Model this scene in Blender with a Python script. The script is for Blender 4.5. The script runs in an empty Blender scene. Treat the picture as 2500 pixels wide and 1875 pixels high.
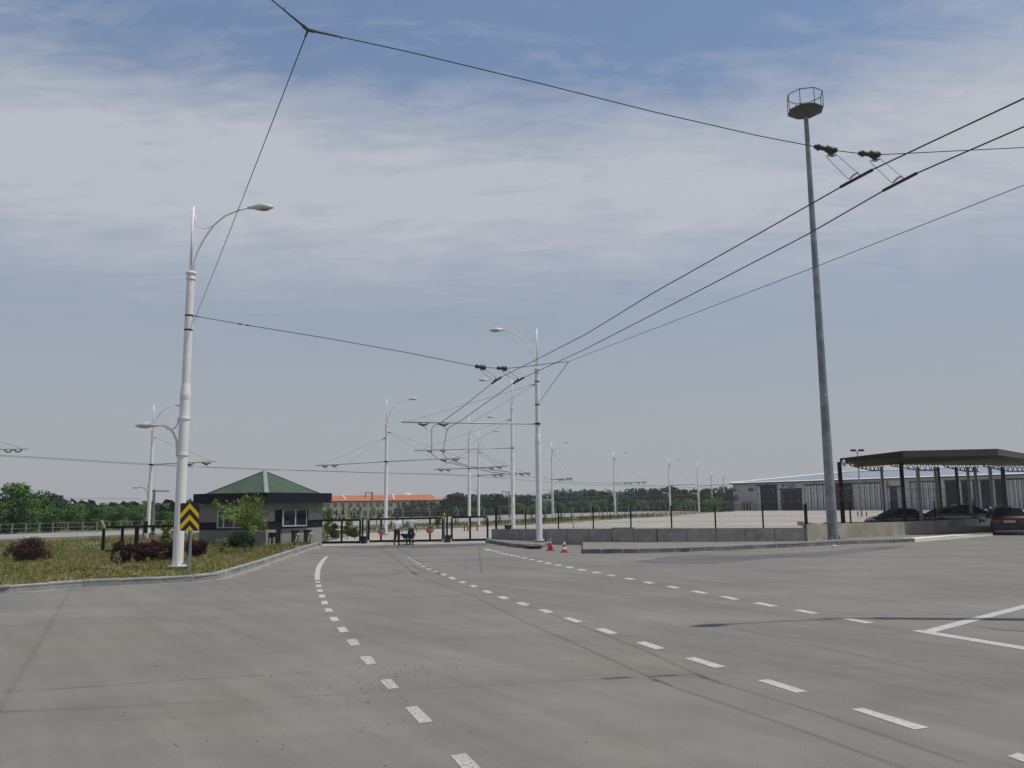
import bpy, math, random
from mathutils import Vector, Matrix
R = math.radians
random.seed(7)
sc = bpy.context.scene
col = sc.collection

# ---------------------------------------------------------------- camera
CAMH = 2.25; F = 2050.0; PITCH = math.atan(298.5/2050); ROLL = R(0.6)
fw = Vector((0, math.cos(PITCH), math.sin(PITCH)))
r0 = Vector((1, 0, 0)); u0 = Vector((0, -math.sin(PITCH), math.cos(PITCH)))
rt = r0*math.cos(ROLL) - u0*math.sin(ROLL)
up = r0*math.sin(ROLL) + u0*math.cos(ROLL)
CP = Vector((0, 0, CAMH))
cd = bpy.data.cameras.new('camera'); cam = bpy.data.objects.new('camera', cd); col.objects.link(cam)
cam.matrix_world = Matrix(((rt.x, up.x, -fw.x, 0), (rt.y, up.y, -fw.y, 0), (rt.z, up.z, -fw.z, CAMH), (0, 0, 0, 1)))
cd.sensor_width = 36; cd.lens = F/2500*36; cd.clip_start = .1; cd.clip_end = 9000
sc.camera = cam
sc.view_settings.view_transform = 'Standard'; sc.view_settings.look = 'None'
sc.view_settings.exposure = 0; sc.view_settings.gamma = 1; sc.view_settings.use_curve_mapping = False

# ---------------------------------------------------------------- sun and sky
SUN_EL = R(66.5); SUN_AZ = math.atan2(1.0, -0.14)      # azimuth from +Y towards +X
sd = Vector((math.sin(SUN_AZ)*math.cos(SUN_EL), math.cos(SUN_AZ)*math.cos(SUN_EL), math.sin(SUN_EL)))
sl = bpy.data.lights.new('sun', 'SUN'); sl.energy = 3.3; sl.angle = R(.7); sl.color = (1, .955, .88)
so = bpy.data.objects.new('sun', sl); col.objects.link(so); so.rotation_euler = sd.to_track_quat('Z', 'Y').to_euler(); so.location = (30, 0, 60)

w = bpy.data.worlds.new('World'); sc.world = w; w.use_nodes = True
nt = w.node_tree; nt.nodes.clear(); N = nt.nodes; L = nt.links
def wn(t, **k):
    n = N.new(t)
    for a, b in k.items(): setattr(n, a, b)
    return n
out = wn('ShaderNodeOutputWorld'); bg = wn('ShaderNodeBackground'); L.new(bg.outputs[0], out.inputs[0])
sky = wn('ShaderNodeTexSky', sky_type='NISHITA', sun_disc=False, sun_elevation=SUN_EL, sun_rotation=SUN_AZ)
sky.altitude = 1000; sky.air_density = 1.1; sky.dust_density = 1.5; sky.ozone_density = 1.5
tc = wn('ShaderNodeTexCoord'); sep = wn('ShaderNodeSeparateXYZ'); L.new(tc.outputs['Generated'], sep.inputs[0])
def mth(op, a, b=None, c=None, clamp=False):
    n = wn('ShaderNodeMath', operation=op); n.use_clamp = clamp
    for i, x in enumerate((a, b, c)):
        if x is None: continue
        if isinstance(x, (int, float)): n.inputs[i].default_value = x
        else: L.new(x, n.inputs[i])
    return n.outputs[0]
def mixc(fac, a, b, bt='MIX'):
    n = wn('ShaderNodeMix', data_type='RGBA', blend_type=bt)
    for i, x in ((0, fac), (6, a), (7, b)):
        if isinstance(x, (int, float)): n.inputs[i].default_value = x
        elif isinstance(x, tuple): n.inputs[i].default_value = x
        else: L.new(x, n.inputs[i])
    return n.outputs[2]
z = sep.outputs[2]; zc = mth('MAXIMUM', z, 0.0)
den = mth('ADD', zc, .12)
cmb = wn('ShaderNodeCombineXYZ'); L.new(mth('DIVIDE', sep.outputs[0], den), cmb.inputs[0]); L.new(mth('DIVIDE', sep.outputs[1], den), cmb.inputs[1])
def noise(vec, scale, detail, rough, dist, sx=1, sy=1, rot=0, off=0):
    m = wn('ShaderNodeMapping'); m.inputs['Scale'].default_value = (sx, sy, 1); m.inputs['Rotation'].default_value = (0, 0, R(rot)); m.inputs['Location'].default_value = (off, off*.7, off*.3)
    L.new(vec, m.inputs[0]); n = wn('ShaderNodeTexNoise'); n.inputs['Scale'].default_value = scale; n.inputs['Detail'].default_value = detail
    n.inputs['Roughness'].default_value = rough; n.inputs['Distortion'].default_value = dist; L.new(m.outputs[0], n.inputs['Vector']); return n.outputs[0]
n1 = noise(cmb.outputs[0], 1.1, 7, .58, .9, .55, 1.3, 14, 3.1)
n2 = noise(cmb.outputs[0], .55, 4, .5, .3, .7, 1.0, -20, 9.3)
n3 = noise(cmb.outputs[0], 3.4, 8, .62, 1.6, .62, 1.35, 24, 5.0)
# thin cirrus is thickest in a belt some 16 to 27 degrees up
ramp = wn('ShaderNodeValToRGB'); zz = mth('ADD', z, mth('MULTIPLY', mth('SUBTRACT', n2, .5), .11)); L.new(zz, ramp.inputs[0])
cr = ramp.color_ramp; cr.interpolation = 'B_SPLINE'
els = [(.0, .20), (.10, .22), (.19, .20), (.235, .30), (.28, .60), (.32, .92), (.37, 1.0), (.405, .90), (.44, .55), (.48, .26), (.54, .14), (.62, .10), (1, .25)]
while len(cr.elements) > 1: cr.elements.remove(cr.elements[-1])
cr.elements[0].position = els[0][0]; cr.elements[0].color = (els[0][1],)*3 + (1,)
for p, v in els[1:]:
    e = cr.elements.new(p); e.color = (v, v, v, 1)
n4 = noise(cmb.outputs[0], 9.0, 8, .65, 2.0, .50, 1.25, 33, 2.0)
wsp = mth('ADD', mth('ADD', mth('MULTIPLY', mth('SUBTRACT', n1, .5), 1.15), mth('MULTIPLY', mth('SUBTRACT', n3, .5), 1.0)), mth('MULTIPLY', mth('SUBTRACT', n4, .5), .75))
low = mth('MINIMUM', mth('MAXIMUM', mth('MULTIPLY', mth('SUBTRACT', z, .17), 8.0), .10), 1.0)
cl = mth('ADD', mth('SUBTRACT', mth('MULTIPLY', ramp.outputs[0], 1.25), .22), mth('MULTIPLY', wsp, low))
cl = mth('MULTIPLY', mth('MINIMUM', mth('MAXIMUM', cl, 0.0), 1.0), .95)
skyc = mixc(1.0, sky.outputs[0], (.130, .140, .145, 1), 'MULTIPLY')       # Nishita at a strength of about 0.14
skyc = mixc(.55, skyc, (.140, .180, .265, 1))      # the thin veil greys the blue everywhere
# haze towards the horizon
hz = mth('POWER', mth('SUBTRACT', 1.0, mth('MINIMUM', mth('DIVIDE', zc, .50), 1.0)), .95)
c1 = mixc(mth('MULTIPLY', hz, .97), skyc, (.330, .337, .347, 1))
c2 = mixc(cl, c1, (.445, .465, .510, 1))
L.new(c2, bg.inputs[0]); bg.inputs[1].default_value = 1.12

# ---------------------------------------------------------------- pixel helpers (photo pixels, 2500 x 1875)
def ray(px, py): return fw + rt*((px-1250)/F) - up*((py-937.5)/F)
def G(px, py, z=0.0):
    d = ray(px, py); t = (z-CAMH)/d.z; return CP + d*t
def AT(px, py, Y):
    d = ray(px, py); t = Y/d.y; return CP + d*t
def zat(X, Y, py):
    d0 = Vector((X, Y, -CAMH)); k = (937.5-py)/F
    return (d0.dot(up) - k*d0.dot(fw))/(k*fw.z - up.z)
def hor(px): return 1236 - .01047*(px-1250)
def onwall(px, A, B):
    d = ray(px, 1236); a = Vector((A[0], A[1])); b = Vector((B[0], B[1])); e = b-a
    # solve t*d = a + s*e
    det = d.x*(-e.y) + e.x*d.y
    t = (a.x*(-e.y) + e.x*a.y)/det
    return Vector((d.x*t, d.y*t))

# ---------------------------------------------------------------- mesh helper
class MB:
    def __init__(s, org=(0, 0, 0)): s.v = []; s.f = []; s.m = []; s.o = Vector(org)
    def face(s, pts, m=0):
        i = len(s.v); s.v += [Vector(p) for p in pts]; s.f.append(tuple(range(i, i+len(pts)))); s.m.append(m); return s
    def hexa(s, p, m=0):
        i = len(s.v); s.v += [Vector(q) for q in p]
        for f in ((0, 3, 2, 1), (4, 5, 6, 7), (0, 1, 5, 4), (1, 2, 6, 5), (2, 3, 7, 6), (3, 0, 4, 7)):
            s.f.append(tuple(i+k for k in f)); s.m.append(m)
        return s
    def box(s, c, sz, rz=0, m=0):
        c = Vector(c); hx, hy, hz_ = sz[0]/2, sz[1]/2, sz[2]/2; ca, sa = math.cos(rz), math.sin(rz); P = []
        for zz_ in (-hz_, hz_):
            for x, y in ((-hx, -hy), (hx, -hy), (hx, hy), (-hx, hy)):
                P.append(c + Vector((x*ca-y*sa, x*sa+y*ca, zz_)))
        return s.hexa(P, m)
    def slab(s, a, b, th, z0, z1, m=0):     # vertical wall from a to b, thickness th (centred)
        a = Vector((a[0], a[1])); b = Vector((b[0], b[1])); e = (b-a).normalized(); n = Vector((-e.y, e.x))*th/2
        q = [a-n, b-n, b+n, a+n]
        z0 = z0 if isinstance(z0, (tuple, list)) else (z0, z0); z1 = z1 if isinstance(z1, (tuple, list)) else (z1, z1)
        zs0 = (z0[0], z0[1], z0[1], z0[0]); zs1 = (z1[0], z1[1], z1[1], z1[0])
        return s.hexa([(p.x, p.y, h) for p, h in zip(q, zs0)] + [(p.x, p.y, h) for p, h in zip(q, zs1)], m)
    def tube(s, pts, r, n=8, m=0, cap=True):
        pts = [Vector(p) for p in pts]; rr = r if isinstance(r, (list, tuple)) else [r]*len(pts)
        rings = []; prev = None
        for k, p in enumerate(pts):
            t = (pts[min(k+1, len(pts)-1)] - pts[max(k-1, 0)])
            if t.length < 1e-9: t = Vector((0, 0, 1))
            t.normalize()
            if prev is None:
                a = t.orthogonal().normalized() if abs(t.z) < .99 else Vector((1, 0, 0))
            else:
                a = (prev - t*prev.dot(t)).normalized()
            prev = a; b = t.cross(a); i = len(s.v)
            for j in range(n):
                an = 2*math.pi*(j+.5)/n; s.v.append(p + (a*math.cos(an)+b*math.sin(an))*rr[k])
            rings.append(i)
        for k in range(len(rings)-1):
            for j in range(n):
                s.f.append((rings[k]+j, rings[k]+(j+1) % n, rings[k+1]+(j+1) % n, rings[k+1]+j)); s.m.append(m)
        if cap:
            s.f.append(tuple(rings[0]+j for j in reversed(range(n)))); s.m.append(m)
            s.f.append(tuple(rings[-1]+j for j in range(n))); s.m.append(m)
        return s
    def lathe(s, prof, c, n=16, m=0):
        q = []
        for (ra, za), (rb, zb_) in zip(prof, prof[1:]):       # support rings keep long shafts evenly shaded
            q.append((ra, za)); d = abs(zb_-za)
            if d > .3: q += [(ra+(rb-ra)*.02/d, za+(zb_-za)*.02/d), (rb+(ra-rb)*.02/d, zb_+(za-zb_)*.02/d)]
        prof = q+[prof[-1]]
        return s.tube([Vector(c)+Vector((0, 0, zz_)) for r_, zz_ in prof], [r_ for r_, zz_ in prof], n, m)
    def ell(s, c, a, b, d, nu=8, nv=6, m=0, taper=0):        # ellipsoid, half axes as vectors
        c, a, b, d = Vector(c), Vector(a), Vector(b), Vector(d); i = len(s.v)
        for k in range(nv+1):
            ph = -math.pi/2 + math.pi*k/nv
            for j in range(nu):
                th = 2*math.pi*j/nu; s.v.append(c + (a*math.cos(th)+b*math.sin(th))*math.cos(ph) + d*math.sin(ph))
        for k in range(nv):
            for j in range(nu):
                s.f.append((i+k*nu+j, i+k*nu+(j+1) % nu, i+(k+1)*nu+(j+1) % nu, i+(k+1)*nu+j)); s.m.append(m)
        return s
    def mesh(s, name, mats):
        me = bpy.data.meshes.new(name); o = s.o
        me.from_pydata([tuple(v-o) for v in s.v], [], s.f); mats = mats if isinstance(mats, (list, tuple)) else [mats]
        for mm in mats: me.materials.append(mm)
        if len(mats) > 1: me.polygons.foreach_set('material_index', s.m)
        me.update(); return me
    def build(s, name, mats, parent=None, smooth=False, label=None, cat=None, group=None, kind=None, bevel=0):
        me = s.mesh(name, mats)
        ob = bpy.data.objects.new(name, me); col.objects.link(ob)
        if parent is not None: ob.parent = parent
        else: ob.location = s.o
        if smooth:
            me.polygons.foreach_set('use_smooth', [len(p.vertices) == 4 for p in me.polygons]); me.update()
        if bevel:
            b = ob.modifiers.new('Bevel', 'BEVEL'); b.width = bevel; b.segments = 2; b.limit_method = 'ANGLE'
        tag(ob, label, cat, group, kind); return ob
def tag(o, label=None, cat=None, group=None, kind=None):
    if label: o['label'] = label
    if cat: o['category'] = cat
    if group: o['group'] = group
    if kind: o['kind'] = kind
    return o
def thing(name, loc, label, cat, group=None):
    o = bpy.data.objects.new(name, None); col.objects.link(o); o.location = loc; o.empty_display_size = .2
    return tag(o, label, cat, group)
def copy_tree(o, parent=None):
    c = o.copy(); col.objects.link(c)
    if parent is not None: c.parent = parent
    for ch in list(o.children): copy_tree(ch, c)
    return c

# ---------------------------------------------------------------- materials
def mat(name, c, rough=.7, c2=None, scale=4, detail=5, bump=0, bscale=None, metal=0, amt=(.35, .65), stretch=None, spec=.5, c3=None, scale3=.6, amt3=(.45, .7), dist=0):
    m = bpy.data.materials.new(name); m.use_nodes = True; t = m.node_tree; b = t.nodes['Principled BSDF']
    b.inputs['Roughness'].default_value = rough; b.inputs['Metallic'].default_value = metal; b.inputs['Specular IOR Level'].default_value = spec
    b.inputs['Base Color'].default_value = (*c, 1)
    co = t.nodes.new('ShaderNodeTexCoord'); mp = t.nodes.new('ShaderNodeMapping'); t.links.new(co.outputs['Object'], mp.inputs[0])
    if stretch: mp.inputs['Scale'].default_value = stretch[:3]; mp.inputs['Rotation'].default_value = (0, 0, R(stretch[3]) if len(stretch) > 3 else 0)
    def nz(sc_, det=detail):
        n = t.nodes.new('ShaderNodeTexNoise'); n.inputs['Scale'].default_value = sc_; n.inputs['Detail'].default_value = det; n.inputs['Roughness'].default_value = .6
        n.inputs['Distortion'].default_value = dist; t.links.new(mp.outputs[0], n.inputs['Vector']); return n.outputs[0]
    def mr(x, lo, hi):
        n = t.nodes.new('ShaderNodeMapRange'); n.inputs[1].default_value = lo; n.inputs[2].default_value = hi; t.links.new(x, n.inputs[0]); return n.outputs[0]
    cur = None
    if c2:
        x = t.nodes.new('ShaderNodeMix'); x.data_type = 'RGBA'; t.links.new(mr(nz(scale), *amt), x.inputs[0]); x.inputs[6].default_value = (*c, 1); x.inputs[7].default_value = (*c2, 1); cur = x.outputs[2]
    if c3:
        x = t.nodes.new('ShaderNodeMix'); x.data_type = 'RGBA'; t.links.new(mr(nz(scale3), *amt3), x.inputs[0])
        if cur: t.links.new(cur, x.inputs[6])
        else: x.inputs[6].default_value = (*c, 1)
        x.inputs[7].default_value = (*c3, 1); cur = x.outputs[2]
    if cur: t.links.new(cur, b.inputs['Base Color'])
    if bump:
        bp = t.nodes.new('ShaderNodeBump'); bp.inputs['Strength'].default_value = bump; bp.inputs['Distance'].default_value = .02
        t.links.new(nz(bscale or scale*4, 3), bp.inputs['Height']); t.links.new(bp.outputs[0], b.inputs['Normal'])
    return m

def asphalt(name, base, k=1.0, speck=True):
    m = bpy.data.materials.new(name); m.use_nodes = True; t = m.node_tree; b = t.nodes['Principled BSDF']; b.inputs['Roughness'].default_value = .88; b.inputs['Specular IOR Level'].default_value = .25
    co = t.nodes.new('ShaderNodeTexCoord')
    def nz(scale, det, sx=1, sy=1, rot=0, off=0, dist=0, rough=.6):
        mp = t.nodes.new('ShaderNodeMapping'); mp.vector_type = 'TEXTURE'; mp.inputs['Rotation'].default_value = (0, 0, R(rot)); mp.inputs['Scale'].default_value = (sx, sy, 1); mp.inputs['Location'].default_value = (off, off, 0)
        t.links.new(co.outputs['Object'], mp.inputs[0]); n = t.nodes.new('ShaderNodeTexNoise'); n.inputs['Scale'].default_value = scale; n.inputs['Detail'].default_value = det; n.inputs['Distortion'].default_value = dist; n.inputs['Roughness'].default_value = rough
        t.links.new(mp.outputs[0], n.inputs['Vector']); return n.outputs[0]
    def mr(x, a, b_, lo, hi):
        n = t.nodes.new('ShaderNodeMapRange'); n.inputs[1].default_value = a; n.inputs[2].default_value = b_; n.inputs[3].default_value = lo; n.inputs[4].default_value = hi; t.links.new(x, n.inputs[0]); return n.outputs[0]
    def mul(a, b_):
        n = t.nodes.new('ShaderNodeMath'); n.operation = 'MULTIPLY'; t.links.new(a, n.inputs[0]); t.links.new(b_, n.inputs[1]); return n.outputs[0]
    v = mr(nz(.16, 6, dist=.6), .3, .7, .88, 1.09)                                  # broad wear
    v = mul(v, mr(nz(.55, 5, 3.2, .55, 118, 4), .34, .66, .93, 1.06))                # wheel streaks along the lanes
    v = mul(v, mr(nz(.8, 6, 5, .35, 124, 14), .42, .70, 1.03, .90))
    v = mul(v, mr(nz(.30, 4, 4, .7, 8, 21), .4, .68, 1.05, .90))
    v = mul(v, mr(nz(2.2, 6, off=7), .3, .7, .95, 1.05))
    v = mul(v, mr(nz(48, 4, off=2, rough=.75), .25, .75, .78, 1.2)); v = mul(v, mr(nz(120, 3, off=5, rough=.8), .3, .7, .62, 1.40))                 # aggregate
    if speck:
        v = mul(v, mr(nz(130, 2, off=31), .66, .70, 1, 1.7)); v = mul(v, mr(nz(85, 2, off=11), .30, .34, .42, 1))
    col_ = t.nodes.new('ShaderNodeMix'); col_.data_type = 'RGBA'; t.links.new(mr(nz(.35, 5, off=40), .35, .68, 0, 1), col_.inputs[0])
    col_.inputs[6].default_value = (base[0], base[1], base[2], 1); col_.inputs[7].default_value = (base[0]*1.04, base[1]*.985, base[2]*.92, 1)
    x = t.nodes.new('ShaderNodeVectorMath'); x.operation = 'SCALE'; t.links.new(col_.outputs[2], x.inputs[0]); t.links.new(v, x.inputs['Scale']); t.links.new(x.outputs[0], b.inputs['Base Color'])
    bp = t.nodes.new('ShaderNodeBump'); bp.inputs['Strength'].default_value = .35; bp.inputs['Distance'].default_value = .01; t.links.new(nz(60, 3), bp.inputs['Height']); t.links.new(bp.outputs[0], b.inputs['Normal'])
    return m

M = {}
M['asphalt'] = asphalt('asphalt', (.182, .175, .159))
M['lot'] = asphalt('lot_asphalt', (.345, .320, .285), speck=False)
M['patch'] = asphalt('dark_asphalt', (.125, .124, .126))
M['paint'] = mat('road_paint', (.45, .44, .40), .85, (.20, .193, .175), 34, 8, .1, amt=(.50, .58), c3=(.33, .32, .29), scale3=3)
M['paint_new'] = mat('road_paint_fresh', (.47, .46, .425), .85, (.31, .30, .275), 14, 8, amt=(.48, .66), c3=(.38, .37, .34), scale3=2.5)
M['kerb'] = mat('kerb_stone', (.27, .275, .28), .9, (.20, .205, .21), 3, 6, .3, 40, c3=(.36, .355, .34), scale3=1.2)
M['kerb_dark'] = mat('kerb_stone_dark', (.15, .152, .158), .85, (.10, .102, .107), 3, 6, .3, 40, c3=(.24, .24, .235), scale3=1.5)
M['mortar'] = mat('mortar', (.44, .42, .38), .95, (.32, .30, .27), 9, 4)
M['kerb_light'] = mat('kerb_light', (.72, .67, .57), .9, (.62, .57, .48), 4, 5)
M['grassg'] = mat('verge_soil', (.135, .14, .045), .95, (.21, .175, .085), 1.3, 7, .5, 20, c3=(.27, .17, .09), scale3=.5, amt3=(.56, .72))
M['grass_far'] = mat('grass_far', (.085, .105, .035), .95, (.15, .145, .06), .5, 6, c3=(.22, .18, .10), scale3=.12)
M['land'] = mat('land', (.10, .115, .045), .95, (.17, .16, .08), .05, 6)
M['concrete_road'] = mat('pale_road', (.28, .272, .25), .9, (.22, .212, .195), .3, 5)
M['white_steel'] = mat('painted_steel', (.80, .80, .775), .55, (.72, .72, .70), 1.2, 5, c3=(.66, .655, .63), scale3=.5)
M['lamp_shell'] = mat('lamp_shell', (.55, .56, .56), .35, (.45, .46, .47), 6)
M['lens'] = mat('lamp_lens', (.20, .20, .21), .12, (.28, .28, .27), 5)
M['galv'] = mat('galvanised_steel', (.21, .23, .245), .65, (.15, .165, .175), 2.4, 6, metal=.1, c3=(.34, .36, .37), scale3=1.0)
M['galv_rail'] = mat('galvanised_rail', (.40, .42, .43), .45, (.33, .35, .36), 5, metal=.4)
M['steel_dark'] = mat('dark_steel', (.010, .010, .012), .7, (.016, .016, .018), 5, spec=.15)
M['wire'] = mat('wire', (.03, .03, .035), .6)
M['wire_grey'] = mat('grey_wire', (.11, .11, .115), .6)
M['rubber'] = mat('insulator', (.035, .03, .04), .45, (.05, .045, .055), 9)
M['boom'] = mat('boom_tube', (.50, .48, .43), .5, (.40, .385, .35), 3)
M['boom_far'] = mat('boom_tube_grey', (.20, .20, .20), .5, (.26, .26, .25), 3)
M['yellow'] = mat('sign_yellow', (1.0, .66, .005), .4, (.95, .61, .005), 3)
M['black'] = mat('sign_black', (.012, .012, .014), .4, (.02, .02, .022), 4)
M['fascia'] = mat('dark_fascia', (.010, .011, .018), .75, (.015, .016, .024), 2, spec=.15)
M['panel'] = mat('grey_panel', (.205, .20, .18), .75, (.18, .176, .158), 1.1, 5)
M['panel_lt'] = mat('pale_panel', (.27, .265, .24), .75, (.24, .235, .215), 1.5, 5)  # grey panel lightened for the sunlit wall parts; door surround too
M['roof_green'] = mat('green_roof', (.052, .092, .054), .9, (.040, .070, .042), 1.6, 6, .3, 30, c3=(.064, .10, .058), scale3=6)
M['flash'] = mat('metal_flashing', (.27, .28, .28), .6, (.22, .23, .235), 2)
M['glass'] = mat('dark_glass', (.012, .013, .018), .06, (.02, .022, .028), 1.5, spec=.7)
M['pvc'] = mat('white_frame', (.44, .445, .45), .5, (.39, .39, .40), 3)
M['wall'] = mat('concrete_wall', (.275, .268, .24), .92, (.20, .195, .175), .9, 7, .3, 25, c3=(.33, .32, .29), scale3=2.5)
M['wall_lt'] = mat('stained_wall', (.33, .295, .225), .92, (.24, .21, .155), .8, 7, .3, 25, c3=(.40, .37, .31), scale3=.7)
M['wall_white'] = mat('white_wall_end', (.52, .48, .40), .9, (.45, .41, .33), 2, 5)
M['pave'] = mat('pavement', (.195, .186, .165), .92, (.16, .154, .138), .8, 7, c3=(.215, .195, .165), scale3=.3)
M['cone'] = mat('cone_red', (.52, .045, .025), .5, (.44, .035, .02), 8)
M['cone_w'] = mat('cone_white', (.72, .72, .70), .5, (.5, .5, .48), 14)
M['cone_grey'] = mat('cone_band', (.30, .30, .31), .5, (.24, .24, .25), 9)
M['red'] = mat('red_paint', (.36, .035, .028), .5, (.28, .03, .025), 6)
M['skin'] = mat('skin', (.36, .19, .125), .6, (.31, .16, .10), 12)
M['shirt_w'] = mat('white_shirt', (.80, .80, .80), .8, (.66, .66, .68), 14)
M['shirt_g'] = mat('grey_tshirt', (.42, .43, .44), .85, (.37, .38, .39), 12)
M['trouser_b'] = mat('black_trousers', (.018, .016, .02), .8, (.026, .022, .026), 12)
M['trouser_n'] = mat('navy_trousers', (.022, .026, .05), .8, (.03, .034, .06), 12)
M['reflect'] = mat('reflective_band', (.38, .40, .42), .4, (.30, .32, .34), 10)
M['hair'] = mat('dark_hair', (.012, .010, .009), .7, (.022, .018, .015), 30)
M['shoe'] = mat('shoe', (.015, .014, .014), .5, (.02, .02, .02), 12)
M['barrow'] = mat('barrow_tray', (.022, .035, .035), .6, (.03, .045, .042), 6)
M['tub'] = mat('green_tub', (.018, .045, .045), .5, (.025, .06, .058), 5)
M['logo_grey'] = mat('logo_ring', (.40, .39, .38), .5, (.34, .33, .32), 6)
M['logo_red'] = mat('logo_red', (.52, .07, .045), .5, (.45, .06, .04), 6)
M['logo_green'] = mat('logo_green', (.012, .16, .115), .5, (.01, .13, .095), 6)
M['cream'] = mat('cream_render', (.66, .63, .44), .9, (.58, .555, .40), .4, 6)
M['cream_lt'] = mat('cream_band', (.76, .75, .62), .9, (.68, .67, .55), .5, 5)
M['tile'] = mat('orange_tiles', (.42, .135, .065), .9, (.34, .105, .05), .35, 7, .3, 5, c3=(.48, .17, .085), scale3=2)
M['gar_wall'] = mat('garage_cladding', (.43, .42, .415), .7, (.37, .36, .36), .25, 5)
M['gar_roof'] = mat('garage_roof', (.255, .275, .33), .55, (.22, .24, .29), .12, 5)
M['gar_trim'] = mat('garage_trim', (.72, .70, .64), .5, (.62, .60, .55), .5, 4)
M['gar_door'] = mat('garage_shutter', (.58, .59, .575), .5, (.50, .51, .50), .6, 4)
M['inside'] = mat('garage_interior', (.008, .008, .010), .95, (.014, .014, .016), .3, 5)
M['canopy_dark'] = mat('canopy_beam', (.018, .014, .013), .8, (.028, .020, .017), 1.5, 5, spec=.15)
M['canopy_grey'] = mat('canopy_panel', (.085, .086, .085), .8, (.065, .066, .066), 1.2, 5)
M['canopy_under'] = mat('canopy_underside', (.13, .125, .08), .8, (.09, .088, .058), .7, 6)
M['canopy_tan'] = mat('canopy_tan', (.11, .088, .058), .8, (.08, .066, .045), 1, 5)
M['post_grey'] = mat('steel_post', (.30, .32, .33), .5, (.24, .255, .265), 2, 5)
M['car_black'] = mat('car_black', (.014, .015, .018), .22, spec=.7)
M['car_silver'] = mat('car_silver', (.20, .205, .19), .28, metal=.5)
M['car_green'] = mat('car_dark_green', (.022, .032, .03), .25, spec=.7)
M['car_maroon'] = mat('car_dark_maroon', (.045, .009, .015), .35, spec=.35)
M['tyre'] = mat('tyre', (.015, .015, .015), .9)
M['rim'] = mat('rim', (.30, .30, .31), .4, metal=.6)
M['tail'] = mat('tail_lamp', (.16, .008, .008), .3)
M['head_lamp'] = mat('head_lamp', (.6, .6, .58), .15)
M['plate'] = mat('licence_plate', (.34, .36, .36), .5)
M['blue'] = mat('sign_blue', (.06, .08, .20), .5, (.08, .10, .24), 4)
M['lt_sign'] = mat('sign_board', (.42, .42, .42), .5, (.37, .37, .37), 3)
M['bark'] = mat('bark', (.085, .065, .045), .95, (.05, .04, .03), 5, 6)
M['utility'] = mat('concrete_pole', (.20, .195, .18), .9, (.15, .147, .135), 2, 6)
def leafm(name, a, b, c, s=.35):
    m = mat(name, a, .75, b, s, 4, amt=(.35, .62), c3=c, scale3=2.4, spec=.25); m.node_tree.nodes['Principled BSDF'].inputs['Subsurface Weight'].default_value = 0
    return m
M['leaf_bright'] = leafm('leaf_green', (.070, .155, .024), (.042, .100, .017), (.105, .20, .038))
M['leaf_mid'] = leafm('leaf_mid_green', (.034, .078, .018), (.024, .052, .016), (.05, .10, .024))
M['leaf_pine'] = leafm('pine_needles', (.019, .034, .017), (.013, .022, .013), (.032, .046, .022))
M['leaf_olive'] = leafm('olive_needles', (.048, .055, .028), (.034, .038, .022), (.065, .068, .035))
M['leaf_purple'] = leafm('purple_leaves', (.050, .014, .018), (.028, .009, .012), (.085, .026, .028), 2.5)
M['leaf_bush'] = leafm('bush_leaves', (.022, .058, .012), (.014, .036, .010), (.04, .085, .018), 3)
M['leaf_sapling'] = leafm('sapling_leaves', (.13, .20, .028), (.075, .135, .02), (.19, .25, .055), 1.5)
M['leaf_weed'] = leafm('weed_flowers', (.26, .29, .16), (.16, .21, .09), (.40, .42, .28), 6)
M['leaf_conifer'] = leafm('young_conifer', (.035, .058, .025), (.024, .040, .02), (.055, .08, .03), 1.5)
M['blade'] = mat('grass_blades', (.13, .165, .04), .8, (.29, .25, .10), .9, 6, c3=(.30, .21, .09), scale3=.45, amt3=(.50, .62), spec=.2)
M['blade_g'] = mat('grass_blades_green', (.095, .16, .03), .8, (.16, .20, .055), 2, 5, spec=.2)
M['poppy'] = mat('poppy_petals', (.24, .007, .006), .8, (.17, .006, .005), 20, spec=.1)
M['stone'] = mat('loose_stone', (.22, .21, .20), .9, (.10, .10, .10), 2)
M['litter'] = mat('litter', (.65, .63, .5), .7)
M['concrete_post'] = mat('concrete_post', (.27, .26, .23), .9, (.30, .29, .26), 3, 5)

# ================================================================ SETTING
def smooth(t): t = max(0, min(1, t)); return t*t*(3-2*t)
def gz(x, y): return -.04 - 3.6*smooth((y-205)/70)*smooth((45-x)/40)
xs = [-1400, -900, -600, -300] + list(range(-200, 241, 16)) + [300, 450, 800, 1400]
ys = [-200, -60, 0, 40, 80, 120, 160, 190] + list(range(200, 341, 10)) + [380, 450, 600, 900, 1500]
g = MB(); W_ = len(xs)
for y in ys:
    for x in xs: g.v.append(Vector((x, y, gz(x, y))))
for j in range(len(ys)-1):
    for i in range(W_-1):
        a = j*W_+i; g.f.append((a, a+1, a+W_+1, a+W_)); g.m.append(0)
g.build('ground', M['land'], kind='structure')
MB().face([(-70, -30, 0), (120, -30, 0), (120, 80, 0), (40, 72, 0), (-10, 60, 0), (-70, 45, 0)]).build('road', M['asphalt'], kind='structure')

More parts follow.
